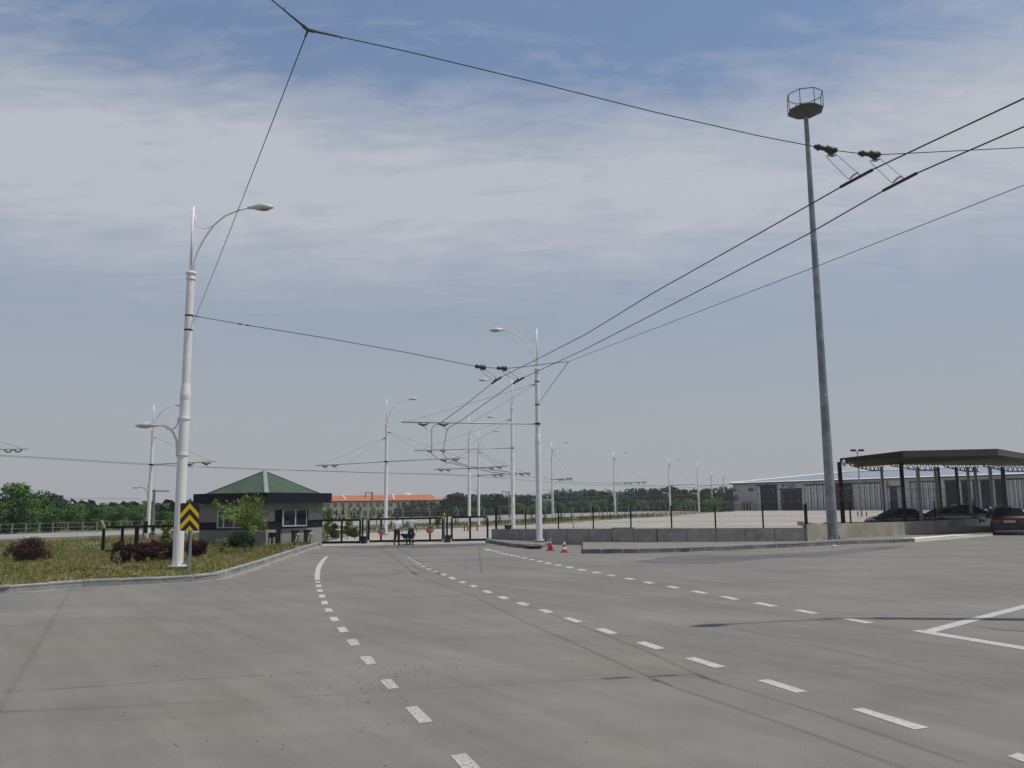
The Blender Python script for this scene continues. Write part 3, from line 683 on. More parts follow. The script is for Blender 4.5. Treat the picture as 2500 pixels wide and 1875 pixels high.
# span wire 1 (near) with its three-way joint
zcl = zat(bA.x, bA.y, 771)
node = G(752, 73, 8.0)
clampA = Vector((bA.x+.15, bA.y-.05, zat(bA.x, bA.y, 795)))
def sag(a, b, n, s): return [a.lerp(b, k/n)+Vector((0, 0, -s*4*(k/n)*(1-k/n))) for k in range(n+1)]
wire('span_wire', sag(clampA, node, 8, .05), .007, M['wire'], 'thin steel wire rising from the left lamp post to the three way joint')
wire('span_wire', [node, G(664, 0, 8.15), G(430, -190, 8.4)], .009, M['wire'], 'thin steel wire leaving the three way joint at the top edge')
i1a, i1b = G(1989, 358, 7.12), G(2044, 368, 7.1); i2a, i2b = G(2097, 374.5, 7.08), G(2150, 377.5, 7.08)
s1 = [node] + [G(*p, zz_) for p, zz_ in [((1000, 127), 7.82), ((1300, 199), 7.6), ((1600, 274), 7.38), ((1850, 331), 7.2)]] + [i1a, i1b, i2a, i2b, G(2500, 360, 7.3), G(2900, 346, 7.5)]
wire('span_wire', dens(s1, 2), .0065, M['wire'], 'long steel wire from the three way joint past the mast top carrying two insulators')
jm = MB(node)
d1 = (s1[1]-node).normalized(); d2 = (G(664, 0, 8.15)-node).normalized(); d3 = (clampA-node).normalized()
for d, L_ in ((d1, .38), (d2, .33), (d3, .17)):
    jm.tube([node+d*.03, node+d*L_], [.017, .011], 6); e = node+d*L_; sdv = d.cross(fw).normalized(); jm.tube([e, e+d*.02+sdv*(.012 if d is not d1 else -.012)*1, e+d*.035-sdv*.03], .006, 5)
    jm.ell(node+d*.05, d*.05, d.cross(fw).normalized()*.026, fw*.012, 8, 4)
jm.ell(node, Vector((.03, 0, 0)), Vector((0, .02, 0)), Vector((0, 0, .03)), 8, 4)
jm.build('wire_joint', M['canopy_grey'], label='three way steel joint linking the span wires near the top of the view', cat='wire joint')
def hanger(a, b, bar0, bar1, label, big=1.0):
    c = (a+b)/2; t = thing('wire_hanger', c, label, 'wire hanger', 'insulated wire hangers'); e = (b-a)
    rr = .036*big; pts = [a, a+e*.12, a+e*.14, a+e*.2, a+e*.23, a+e*.5, a+e*.53, a+e*.6, a+e*.63, a+e*.8, a+e*.83, a+e*.92, b]
    rd = [rr*.8, rr*.9, rr*1.3, rr*1.3, rr*.85, rr, rr*1.45, rr*1.45, rr*1.1, rr*1.1, rr*1.4, rr*1.2, rr*.5]
    MB(c).tube(pts, rd, 8).tube([a+e*.55+Vector((0, 0, -.02)), a+e*.78+Vector((0, 0, -.075))], [.03, .028], 6).build('insulator', M['rubber'], t, smooth=True)
    m = (bar0+bar1)/2; bd = (bar1-bar0)
    MB(c).tube([a+e*.55+Vector((0, 0, -.09)), a+e*.75+Vector((0, 0, -.10)), a+e*.95+Vector((0, 0, -.06))], .014*big, 6).build('yoke', M['pvc'], t)
    MB(c).tube([a+e*.95+Vector((0, 0, -.06)), m+bd*.06+Vector((0, 0, .07))], .0045*big, 4).build('cord', M['wire_grey'], t)
    MB(c).tube([a+e*.45+Vector((0, 0, -.1)), a+e*.62+Vector((0, 0, -.16)), m-bd*.12+Vector((-.05, 0, .02))], .0045*big, 4).build('cord', M['wire_grey'], t)
    MB(c).tube([m-bd*.12+Vector((-.04, 0, .02)), m-bd*.05+Vector((0, 0, .07)), m+bd*.08+Vector((0, 0, .07)), m+bd*.14], .014*big, 6).build('clamp_arm', M['pvc'], t)
    MB(c).tube([bar0, bar1], .022*big, 6).build('clamp_bar', M['wire'], t)
o3 = Vector((0, 0, .0))
hanger(i1a, i1b, G(2052, 456.5, ZW), G(2129.5, 415, ZW), 'left hanger with ribbed insulator right of the mast top')
hanger(i2a, i2b, G(2156, 465.5, ZW), G(2238, 423, ZW), 'right hanger with ribbed insulator right of the mast top')
# span wire 2
k1a, k1b, k2a, k2b = G(1160.6, 894.3, ZS), G(1186, 897.3, ZS), G(1213, 898.8, ZS), G(1238.7, 899.3, ZS); JN = G(1388.5, 883, ZS+.15)
cl2 = Vector((bA.x+.16, bA.y, zcl))
wire('span_wire', dens([cl2, G(580, 790, 8.6), G(800, 826, 8.0), G(1000, 862, 7.45), k1a, k1b, k2a, k2b, G(1277.7, 895.8, ZS), G(1353.7, 886, ZS+.1), JN], 1), .012, M['wire'], 'steel wire from the left lamp post to the right lamp post carrying two small insulators')
MB(cl2).tube([cl2, cl2+(G(580, 790, 8.6)-cl2).normalized()*.55], .02, 6).build('wire_grip', M['wire'], label='dark wire grip at the left lamp post clamp', cat='wire grip')
for q, lr in (((586, 791), 'left'), ((604, 794), 'right')):
    p = G(*q, 8.55); MB(p).ell(p, (.06, 0, 0), (0, .03, 0), (0, 0, .03), 8, 4).build('turnbuckle', M['wire'], label=lr+' one of two small turnbuckles in the wire from the left lamp post', cat='turnbuckle', group='turnbuckles in the span wire')
hanger(k1a, k1b, G(1200.7, 936, ZW), G(1222.8, 921.4, ZW), 'left dark hanger between the two lamp posts, above the road', 1.7)
hanger(k2a, k2b, G(1253.4, 936, ZW), G(1277.7, 922.4, ZW), 'right dark hanger between the two lamp posts, above the road', 1.7)
wire('span_wire', [JN, Vector((bB.x, bB.y-.1, zat(bB.x, bB.y, 988)))], .012, M['wire'], 'short slanting wire from the junction down to the island lamp post')
wire('span_wire', dens([JN, G(1430, 866.5, 7.25), G(1995, 650, 7.2), G(2500, 452, 7.2), G(3000, 250, 7.2)], 2), .007, M['wire'], 'thin wire below the contact wires crossing the mast to the right')
# far overhead lines beyond the gate
far1 = [(-200, 1100), (0, 1111), (100, 1116.5), (365, 1133), (470, 1139), (640, 1147), (752, 1148.5), (860, 1152), (965, 1155.5), (1079, 1157.5), (1200, 1165), (1337, 1177), (1457, 1184.5), (1560, 1187), (1700, 1191), (1790, 1192)]
far2 = [(-200, 1104), (0, 1113.5), (100, 1119), (365, 1135.5), (420, 1138), (560, 1141.5), (740, 1149.6), (860, 1153), (1080, 1158.8), (1210, 1165.5), (1262, 1160), (1400, 1176), (1500, 1182), (1640, 1187)]
rw2 = lambda p: .00016*p.y+.006
wire('contact_wire', [G(*p, ZW) for p in far1], 0, M['wire_grey'], 'far contact wire sweeping across the whole view behind the guardhouse roof', group='far contact wires', taper=rw2)
wire('contact_wire', [G(*p, ZW) for p in far2], 0, M['wire_grey'], 'second far contact wire just below the first', group='far contact wires', taper=rw2)
wire('cable', [AT(-100, 1218, 95), AT(130, 1217.5, 105), AT(340, 1217, 110)], .02, M['wire_grey'], 'thin pale cable in front of the left trees', cat='cable')
wire('cable', dens([AT(1355, 1214, 160), AT(1420, 1214, 170), AT(1497, 1210, 180), AT(1560, 1212, 200), AT(1690, 1208, 230)], 1), .03, M['wire_grey'], 'thin sagging cable before the right hand pines', cat='cable')
# boom coming in from the left edge
p0, p1 = AT(-130, 1100, 62), AT(68, 1095.5, 62)
tbm = thing('overhead_boom', p1, 'pale overhead boom with two insulators entering at the left edge', 'boom')
MB(p1).tube([p0, p1], .05, 8).build('tube', M['boom'], tbm)
for q in (.76, .88):
    p = p0.lerp(p1, q); MB(p1).tube([p+Vector((-.3, 0, -.06)), p+Vector((-.1, 0, -.22)), p+Vector((.1, 0, -.22)), p+Vector((.3, 0, -.06))], .05, 6).build('insulator', M['rubber'], tbm)
MB(p1).tube([p0.lerp(p1, .95), AT(-130, 1040, 62)], .012, 4).build('stay_wire', M['wire_grey'], tbm)
# utility poles
def upole(px, pb, pt, Y, label, lamp=0):
    b = AT(px, pb, Y); zt = zat(b.x, b.y, pt); t = thing('utility_pole', b, label, 'utility pole', 'utility poles')
    rr = .11*max(1, Y/130); MB(b).lathe([(rr*1.4, b.z-.6), (rr, zt)], Vector((b.x, b.y, 0)), 8).build('pole', M['utility'], t)
    if lamp: MB(b).tube([(b.x, b.y, zt-.3), (b.x+lamp*.9, b.y, zt), (b.x+lamp*1.1, b.y, zt-.1), (b.x+lamp*1.15, b.y, zt-1.0)], .07*max(1, Y/130), 6).build('lamp_arm', M['utility'], t)
    else:
        for k, q in enumerate((.15, 1.3)): MB(b).box((b.x+.5, b.y, zt-q), (1.6, .1, .1)).build('cross_arm', M['utility'], t)
upole(908, 1274, 1201, 140, 'slim concrete utility pole before the orange roofed building', -1)
upole(1243.6, 1276, 1199, 140, 'slim concrete utility pole just left of the lamp post behind the wall', -1)
upole(1507, 1262, 1201, 190, 'thin utility pole beside the second far lamp post')
upole(371.5, 1304, 1195, 75, 'concrete utility pole with cross arms close behind the left lamp post')

# ================================================================ CHEVRON SIGN
def chevron():
    b = G(461.8, 1399, .15); t = thing('chevron_sign', b, 'yellow and black chevron board on a galvanised post at the kerb', 'road sign')
    MB(b).box((b.x, b.y, (b.z+zat(b.x, b.y, 1240))/2), (.075, .045, zat(b.x, b.y, 1240)-b.z)).box((b.x-.03, b.y-.03, (b.z+zat(b.x, b.y, 1240))/2), (.015, .03, zat(b.x, b.y, 1240)-b.z)).build('post', M['galv_rail'], t)
    Yp = b.y-.07; TL, TR, BR, BL = [AT(x, y, Yp) for x, y in ((440.3, 1228.2), (487, 1228), (486.3, 1296), (439, 1296))]
    n = Vector((0, -1, 0)); Wd = TR-TL; Hd = BL-TL
    def pt(u, v, o=0): return TL.lerp(TR, u).lerp(BL.lerp(BR, u), v) + n*o
    ch = .05
    out_ = [pt(ch, 0), pt(1-ch, 0), pt(1, ch*.7), pt(1, 1-ch*.7), pt(1-ch, 1), pt(ch, 1), pt(0, 1-ch*.7), pt(0, ch*.7)]
    pb = MB(b).face(out_).face([p-n*.012 for p in out_][::-1])
    for k in range(8): pb.face([out_[k], out_[(k+1) % 8], out_[(k+1) % 8]-n*.012, out_[k]-n*.012])
    bd = pb.build('board', M['black'], t)
    ys = MB(b); e = .004
    for v0, v1, v2, v3 in ((.005, .195, .385, .58), (.41, .605, .79, .985)):
        # apex top, apex bottom, edge top, edge bottom
        ys.face([pt(.5, v0, e), pt(.985, v2, e), pt(.985, v3, e), pt(.5, v1, e)]); ys.face([pt(.5, v0, e), pt(.5, v1, e), pt(.015, v3, e), pt(.015, v2, e)])
    ys.face([pt(.5, .81, e), pt(.71, .99, e), pt(.29, .99, e)])
    ys.build('chevron', M['yellow'], bd)
    MB(b).box((b.x, b.y-.02, zat(b.x, b.y, 1236)), (.1, .06, .03)).box((b.x, b.y-.02, zat(b.x, b.y, 1285)), (.1, .06, .03)).build('bracket', M['galv_rail'], t)
chevron()

# ================================================================ GUARDHOUSE
def wp(mb, A, B, px0, px1, y0, y1, o0, o1, m=0):
    """box on the vertical plane A-B between pixel columns and rows (y0/y1 may be pairs), from offset o0 to o1 towards the camera"""
    p0, p1 = onwall(px0, A, B), onwall(px1, A, B); e = (p1-p0).normalized(); n = Vector((e.y, -e.x))
    if n.dot(-p0) < 0: n = -n
    y0 = y0 if isinstance(y0, tuple) else (y0, y0); y1 = y1 if isinstance(y1, tuple) else (y1, y1)
    zt = [zat(p0.x, p0.y, y0[0]), zat(p1.x, p1.y, y0[1])]; zb = [zat(p0.x, p0.y, y1[0]), zat(p1.x, p1.y, y1[1])]
    a, b, c, d = p0+n*o1, p1+n*o1, p1+n*o0, p0+n*o0
    mb.hexa([(a.x, a.y, zb[0]), (b.x, b.y, zb[1]), (c.x, c.y, zb[1]), (d.x, d.y, zb[0]), (a.x, a.y, zt[0]), (b.x, b.y, zt[1]), (c.x, c.y, zt[1]), (d.x, d.y, zt[0])], m)
    return mb
def guardhouse():
    nb = G(648, 1334, .15); Np = Vector((nb.x, nb.y)); v = Np.normalized(); c45 = math.sqrt(.5)
    dL = Vector((v.x*c45-v.y*c45, v.x*c45+v.y*c45)); dR = Vector((v.x*c45+v.y*c45, -v.x*c45+v.y*c45))
    WL = onwall(489, Np, Np+dL); WR = onwall(788, Np, Np+dR); WBk = WL+(WR-Np)
    o = Vector((Np.x, Np.y, .15)); t = thing('guardhouse', o, 'small square gatehouse with a green pyramid roof and dark parapet', 'guardhouse')
    z0 = .1; z1 = zat(Np.x, Np.y, 1224)
    w_ = MB(o); q = [Np, WR, WBk, WL]
    w_.hexa([(p.x, p.y, z0) for p in q]+[(p.x, p.y, z1) for p in q]); w_.build('wall', M['panel'], t)
    # panel seams and dark waist band
    bnd = MB(o); wp(bnd, Np, WL, 489.2, 647, (1275.7, 1273.5), (1294, 1293), .002, .03); bnd.build('waist_band', M['fascia'], t)
    bnd = MB(o); wp(bnd, Np, WR, 649, 672, (1273.5, 1273.0), (1293, 1292.4), .002, .03); wp(bnd, Np, WR, 749.5, 787.6, (1270.3, 1268.5), (1287.6, 1285.5), .002, .03); wp(bnd, Np, WR, 686, 749, (1287.4, 1286.2), (1290, 1287.5), .002, .05); bnd.build('waist_band', M['fascia'], t)
    pl = MB(o); wp(pl, Np, WR, 649.4, 672, 1255.5, (1273, 1272.6), .002, .012); wp(pl, Np, WR, 749.8, 787.5, (1253.5, 1252.3), (1269.9, 1268.2), .002, .012); wp(pl, Np, WR, 689.5, 787.5, (1291, 1286.5), (1329, 1327.5), .002, .010); pl.build('sunlit_panels', M['panel_lt'], t)  # paler sheets put the sunlit wall below the eave shadow into colour
    sm = MB(o)
    for px in (520, 552, 584, 616): wp(sm, Np, WL, px, px+.45, 1229, 1275, .001, .004)
    for px in (520, 552, 584, 616): wp(sm, Np, WL, px, px+.45, 1294, 1325, .001, .004)
    for px in (671, 700, 725, 750, 768): wp(sm, Np, WR, px, px+.4, 1227, 1243 if px < 749 else 1252, .001, .004)
    sm.build('panel_seams', M['canopy_grey'], t)
    pil = MB(o); wp(pil, Np, WR, 672.2, 685.5, (1245.5, 1245), (1329, 1329), .002, .05); pil.build('pilaster', M['fascia'], t)
    # window on the left face
    fr = MB(o)
    for a, b in ((533.5, 537), (548, 551.5), (573, 576), (608, 611)): wp(fr, Np, WL, a, b, 1246.5, 1289, .03, .08)
    wp(fr, Np, WL, 533.5, 611, 1246.5, 1248.6, .031, .082); wp(fr, Np, WL, 533.5, 611, 1287, 1289.5, .031, .082)
    f = fr.build('window', M['pvc'], t); gl = MB(o); wp(gl, Np, WL, 534, 610.5, 1247, 1289, .032, .045); gl.build('pane', M['glass'], f)
    # sliding window on the right face, standing a little proud
    bx = MB(o); wp(bx, Np, WR, 686, 750.5, (1243.6, 1241.8), (1287, 1285.6), .002, .10); bx.build('window_box', M['fascia'], t)
    fr = MB(o)
    wp(fr, Np, WR, 686, 689.4, (1244.8, 1244.6), (1286.3, 1286.1), .10, .15); wp(fr, Np, WR, 716.8, 719.2, (1244, 1243.9), (1283, 1282.8), .10, .15); wp(fr, Np, WR, 744.2, 745.4, (1244, 1243.8), (1283, 1282.8), .10, .15)
    wp(fr, Np, WR, 686, 745.4, (1244.3, 1243.2), (1245.6, 1244.4), .101, .152); wp(fr, Np, WR, 686, 745.4, (1282.6, 1281.6), (1285.9, 1284.2), .101, .17)
    f = fr.build('window', M['pvc'], t); gl = MB(o); wp(gl, Np, WR, 688, 745, (1245, 1244), (1283, 1282), .102, .112); gl.build('pane', M['glass'], f)
    # doorway in the light surround
    dr = MB(o); wp(dr, Np, WR, 648.4, 653, 1293.2, 1331.5, .002, .12); wp(dr, Np, WR, 653, 672, 1293.2, 1300.2, .002, .12); dr.build('door_surround', M['panel_lt'], t)
    dr = MB(o); wp(dr, Np, WR, 653.2, 671.8, 1300.4, 1331.3, .03, .05); d = dr.build('door', M['glass'], t)
    dr = MB(o); wp(dr, Np, WR, 662, 663.5, 1301, 1331, .052, .09); wp(dr, Np, WR, 653.4, 654.4, 1301, 1331, .052, .09); dr.build('door_frame', M['steel_dark'], d)
    dr = MB(o); wp(dr, Np, WR, 656, 661, 1313.5, 1331, .055, .10); wp(dr, Np, WR, 666, 671, 1311.5, 1331, .055, .10); dr.build('door_panel', M['panel'], d)
    # parapet
    ov = .5; NF = Np-(dL+dR)*ov; FL = onwall(470.7, NF, NF+dL); FR = onwall(809.8, NF, NF+dR); FB = FL+(FR-NF)
    fb, ft = zat(NF.x, NF.y, 1227.4), zat(NF.x, NF.y, 1202); p = [NF, FR, FB, FL]
    pr = MB(o); th = .12; cen = (NF+FB)/2
    inn = [cen+(x-cen)*(1-th*1.4/(x-cen).length) for x in p]
    for k in range(4):
        j = (k+1) % 4; pr.hexa([(p[k].x, p[k].y, fb), (p[j].x, p[j].y, fb), (inn[j].x, inn[j].y, fb), (inn[k].x, inn[k].y, fb), (p[k].x, p[k].y, ft), (p[j].x, p[j].y, ft), (inn[j].x, inn[j].y, ft), (inn[k].x, inn[k].y, ft)])
    pr.build('parapet', M['fascia'], t)
    MB(o).hexa([(x.x, x.y, fb+.02) for x in inn]+[(x.x, x.y, fb+.10) for x in inn]).build('soffit', M['fascia'], t)
    # pyramid roof
    zr = zat(cen.x, cen.y, 1149); base = [cen+(x-cen)*.86 for x in p]; zb_ = ft-.06; rf = MB(o); A_ = (cen.x, cen.y, zr)
    for k in range(4): rf.face([(base[k].x, base[k].y, zb_), (base[(k+1) % 4].x, base[(k+1) % 4].y, zb_), A_])
    ro = rf.build('roof', M['roof_green'], t)
    for k in range(4):
        bs = Vector((base[k].x, base[k].y, zb_)); A = Vector(A_); e = (A-bs).normalized(); sdv = Vector((-e.y, e.x, 0)).normalized()*.13; up_ = Vector((0, 0, .035))
        MB(o).hexa([bs-sdv, bs+sdv, A+sdv*.8, A-sdv*.8]+[q_+up_ for q_ in (bs-sdv*.4, bs+sdv*.4, A+sdv*.3, A-sdv*.3)]).build('hip_flashing', M['flash'], ro)
    MB(o).hexa([(x.x, x.y, fb-.02) for x in [cen+(x-cen)*.3 for x in p]]+[(x.x, x.y, fb-.01) for x in [cen+(x-cen)*.3 for x in p]]).build('ceiling_panel', M['panel'], t)
    return Np, dL, dR, WR, WL
Np, dL, dR, WR, WL = guardhouse()
# turnstiles in front of its right face
for px, lb in ((722, 'left grey turnstile with bright arm against the gatehouse wall'), (752, 'right grey turnstile with bright arm against the gatehouse wall')):
    n = Vector((dR.y, -dR.x)); n = n if n.dot(-Np) > 0 else -n; c = onwall(px, Np+n*.75, WR+n*.75); b = Vector((c.x, c.y, .02)); rz = math.atan2(dR.y, dR.x)
    t = thing('turnstile', b, lb, 'turnstile', 'turnstiles at the gatehouse'); k = .9
    MB(b).box((b.x, b.y, .45), (.30, .34, .9), rz).build('body', M['canopy_grey'], t, bevel=.05)
    MB(b).box((b.x, b.y, .95), (.34, .40, .12), rz).build('top', M['steel_dark'], t, bevel=.05)
    h = Vector((b.x+n.x*.2, b.y+n.y*.2, .78)); e = Vector((dR.x, dR.y, 0))
    hub = MB(b).ell(h, e*.06, Vector((n.x, n.y, 0))*.06, Vector((0, 0, .06))).build('hub', M['galv_rail'], t)
    MB(b).tube([h, h+e*.42], .022, 6).build('arm', M['pvc'], hub); MB(b).tube([h, h-e*.16+Vector((0, 0, -.40))], .026, 6).build('arm', M['pvc'], hub); MB(b).tube([h, h+e*.26+Vector((0, 0, -.34))+Vector((n.x, n.y, 0))*.05], .016, 6).build('arm', M['galv'], hub)

# ================================================================ GATES
def logo(mbp, c, r, t, d):
    """round disc facing the camera: grey ring, green cap, red lower field, pale M between"""
    c = Vector(c); d = Vector((d.x, d.y, 0)).normalized(); n = Vector((d.y, -d.x, 0)); n = n if n.dot(-c) > 0 else -n; u = Vector((0, 0, 1))
    P = lambda x, y, o=0: c+d*x*r+u*y*r+n*o
    m = MB(mbp); N_ = 28; cir = [(math.cos(2*math.pi*k/N_), math.sin(2*math.pi*k/N_)) for k in range(N_)]
    m.face([P(x, y, .02) for x, y in cir]); m.face([P(x, y, -.02) for x, y in cir][::-1])
    for k in range(N_): a, b = cir[k], cir[(k+1) % N_]; m.face([P(*a, -.02), P(*b, -.02), P(*b, .02), P(*a, .02)])
    dsc = m.build('logo_disc', M['logo_grey'], t)
    arc = lambda a0, a1, rr, n_=10: [(rr*math.cos(R(a0+(a1-a0)*k/n_)), rr*math.sin(R(a0+(a1-a0)*k/n_))) for k in range(n_+1)]
    MB(mbp).face([P(x, y, .025) for x, y in arc(20, 130, .86)+[(-.02, -.12), (.30, .36)]]).build('green_field', M['logo_green'], dsc)
    MB(mbp).face([P(x, y, .025) for x, y in arc(-28, 12, .88)+arc(8, -24, .74)]).build('green_field', M['logo_green'], dsc)
    MB(mbp).face([P(x, y, .025) for x, y in arc(165, 300, .86)+[(.46, .06), (.32, .16), (-.02, -.40), (-.62, .42)]]).build('red_field', M['logo_red'], dsc)
def gate(px0, px1, yt, yb, verts, label, logos=(), z=.06, bar=.12):
    A, B = G(px0, yb[0], z), G(px1, yb[1], z); zt = (zat(A.x, A.y, yt[0]), zat(B.x, B.y, yt[1])); t = thing('sliding_gate', A, label, 'gate', 'black sliding gates')
    w_ = .08
    MB(A).slab(A, B, w_, (zt[0]-bar, zt[1]-bar), zt).build('top_rail', M['steel_dark'], t)
    MB(A).slab(A, B, w_*1.3, (z, z), (z+.14, z+.14)).build('bottom_rail', M['steel_dark'], t)
    for px in [px0, *verts, px1]:
        p = onwall(px, A, B); k = (p-Vector((A.x, A.y))).length/max(.01, (B-A).length); zz_ = zt[0]*(1-k)+zt[1]*k
        e = (B-A).normalized()*.06; q = Vector((p.x, p.y, 0))
        MB(A).slab(q-e, q+e, w_*.96, z+.14, zz_-bar).build('upright', M['steel_dark'], t)
    for lx, ly, lr in logos:
        p = onwall(lx, A, B); c = Vector((p.x, p.y, zat(p.x, p.y, ly))); n = Vector((0, -.07, 0)); logo(A, c+n, lr, t, B-A)
    return A, B, t
gate(775.5, 880, (1268, 1267), (1327.5, 1326), (835.5, ), 'left black sliding gate next to the gatehouse', z=.03)
gate(901, 1081, (1265.6, 1262.3), (1324.3, 1321.8), (931, 1050), 'middle black sliding gate with two round logos behind the men', logos=((932.2, 1295.3, .27), (1050, 1292.8, .27)))
gate(1103, 1190, (1261, 1259.3), (1321.5, 1319.8), (1147.5,), 'right black sliding gate ending at the concrete wall', z=.03)
def gpost(px, yb, yt, label, m, w_=.10, z=0, Y=None, bent=False, cat='gate post', group='gate posts'):
    b = G(px, yb, z) if Y is None else AT(px, yb, Y); zt = zat(b.x, b.y, yt)
    t = thing('gate_post', b, label, cat, group)
    MB(b).box((b.x, b.y, (b.z+zt)/2), (w_, w_, zt-b.z)).build('shaft', m, t); MB(b).box((b.x, b.y, zt+.01), (w_*1.3, w_*1.3, .03)).build('cap', m, t)
    return b, zt
gpost(884.8, 1327.5, 1264.5, 'dark post at the right end of the left gate, beside the motor box', M['steel_dark'])
gpost(895.5, 1326.5, 1262.5, 'light grey post left of the middle gate', M['post_grey'], .09)
gpost(1085, 1324, 1258, 'light grey post right of the middle gate with a small beacon', M['post_grey'], .11)
gpost(1091.5, 1323.5, 1262, 'dark post right of the light post with the beacon', M['steel_dark'], .11)
gpost(1211, 1318.5, 1243, 'dark gate end post standing at the start of the concrete wall', M['steel_dark'], .11)
bb = G(1085, 1324, 0); MB(bb).ell((bb.x, bb.y, zat(bb.x, bb.y, 1256)), (.05, 0, 0), (0, .05, 0), (0, 0, .06), 8, 6).build('beacon', M['yellow'], label='tiny yellow beacon on the light grey post right of the middle gate', cat='beacon')
for px, lb in ((888.5, 'black motor box between the left and middle gates'), (1094, 'black motor box between the middle and right gates')):
    b = G(px, 1327 if px < 1000 else 1324, 0); t = thing('gate_motor', b, lb, 'gate motor', 'gate motor boxes'); MB(b).box((b.x, b.y-.1, .21), (.34, .3, .38)).build('housing', M['black'], t, bevel=.03); MB(b).box((b.x, b.y-.1, .43), (.38, .34, .06)).build('lid', M['steel_dark'], t, bevel=.02)
# gate farther left behind the purple shrubs
gate(257, 336, (1284.5, 1282.5), (1350, 1349.5), (302.5,), 'black gate frame behind the left purple shrubs', z=.15)
gate(339, 466, (1282.3, 1281), (1349.5, 1347.5), (377, 452), 'black gate with a round logo half hidden behind the lamp post', logos=((377, 1307.7, .20), (453, 1310, .20)), z=.15)
b = G(347, 1349, .15); gpost(347.5, 1349, 1280, 'thin light post of the gate behind the left shrubs', M['post_grey'], .06, z=.15)
b = G(353, 1349, .15); MB(b).box((b.x, b.y, 1.25+.15), (.14, .14, .6)).ell((b.x, b.y, zat(b.x, b.y, 1275)), (.06, 0, 0), (0, .06, 0), (0, 0, .07), 8, 6).build('gate_beacon', M['black'], label='small dark box with beacon above the gate behind the left shrubs', cat='beacon')

# ================================================================ WALLS AND FENCES
def zl(P, y): return zat(P.x, P.y, y)
wt = thing('concrete_wall', WB[0], 'long grey shaded concrete wall behind the island lamp post and cones', 'wall')
tops = [1291.5, 1291, 1289.8, 1288.5]
for k in range(3):
    a, b = WB[k], WB[k+1]
    sp = 3 if k == 0 else 5
    for j in range(sp):
        p, q = a.lerp(b, j/sp), a.lerp(b, (j+1)/sp-.004); za = zl(p, 1291.5 + (tops[k+1]-1291.5)*0 if k == 0 else tops[k]+(tops[k+1]-tops[k])*j/sp); zb2 = zl(q, tops[k]+(tops[k+1]-tops[k])*(j+1)/sp)
        if k == 1 and j == 3: za += .05; zb2 += .05
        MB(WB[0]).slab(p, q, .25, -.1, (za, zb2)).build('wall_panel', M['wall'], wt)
wt2 = thing('concrete_wall', WC[0], 'sunlit stained concrete wall behind the mast, ending in a white panel', 'wall')
tp = [1281, 1278, 1274.5, 1266.6, 1265.8]; WC0 = WB[3]+Vector((.05, 0, 0)); WCl = [WC0]+WC[1:]
for k in range(4):
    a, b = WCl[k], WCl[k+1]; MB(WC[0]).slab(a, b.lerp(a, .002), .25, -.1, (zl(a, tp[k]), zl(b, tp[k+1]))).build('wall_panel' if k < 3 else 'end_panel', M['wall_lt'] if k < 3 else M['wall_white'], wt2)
def mesh_fence(pxs, A_, label, org, hz_=1.3, coil=True, step=.12):
    t = thing('mesh_fence', org, label, 'fence', 'mesh fences on the walls')
    P = []
    for px, seg, yb, yt in pxs:
        a, b = seg; p = onwall(px, a, b); z0, z1 = zat(p.x, p.y, yb), zat(p.x, p.y, yt); P.append((Vector((p.x, p.y, z0)), z1))
        MB(org).box((p.x, p.y, (z0+z1)/2-.02), (.075, .075, z1-z0+.04)).build('post', M['steel_dark'], t)
    mw = MB(org)
    for (p, zp), (q, zq) in zip(P, P[1:]):
        L_ = (q-p).length; n = max(2, int(L_/step))
        for k in range(1, n): a = p.lerp(q, k/n); mw.tube([(a.x, a.y, a.z), (a.x, a.y, a.z+hz_)], .0035, 3, cap=False)
        for h in (.05, .35, .65, .95, hz_-.02): mw.tube([p+Vector((0, 0, h)), q+Vector((0, 0, h))], .005, 3, cap=False)
    mw.build('wire_mesh', M['steel_dark'], t)
    if coil:
        cm = MB(org)
        for (p, zp), (q, zq) in zip(P, P[1:]):
            L_ = (q-p).length; turns = L_/.42; n = int(turns*12); e = (q-p).normalized(); sdv = Vector((-e.y, e.x, 0)); pts = []
            for k in range(n+1):
                a = 2*math.pi*k/12; c = p.lerp(q, k/n); pts.append(Vector((c.x, c.y, max(zp, p.z+hz_)+.12)) + sdv*.36*math.cos(a) + Vector((0, 0, .36+.36*math.sin(a))))
            cm.tube(pts, .0065, 3, cap=False)
            for hh in (.14, .82): cm.tube([(p.x, p.y, max(zp, p.z+hz_)+hh), (q.x, q.y, max(zp, p.z+hz_)+hh)], .006, 3, cap=False)
        cm.build('razor_wire', M['wire_grey'], t)
    return t
s0, s1_, s2 = (WB[0], WB[1]), (WB[1], WB[2]), (WB[2], WB[3])
mesh_fence([(1212, s0, 1291.5, 1243), (1283, s0, 1291.3, 1240), (1362.6, s1_, 1291, 1237), (1447.5, s1_, 1290.5, 1237), (1539, s1_, 1290, 1236), (1638, s2, 1289, 1235), (1745, s2, 1288.8, 1234), (1861, s2, 1288.5, 1233), (1964, s2, 1288.5, 1231)], None, 'black mesh fence with razor wire on the grey concrete wall', WB[0])
mesh_fence([(1968, (WC[0], WC[1]), 1281, 1228), (2074.5, (WC[1], WC[2]), 1277.5, 1226), (2176, (WC[1], WC[2]), 1275, 1224), (2281, (WC[2], WC[3]), 1271, 1222), (2377, (WC[2], WC[3]), 1267, 1220)], None, 'black mesh fence with razor wire on the sunlit wall by the carport', WC[0])
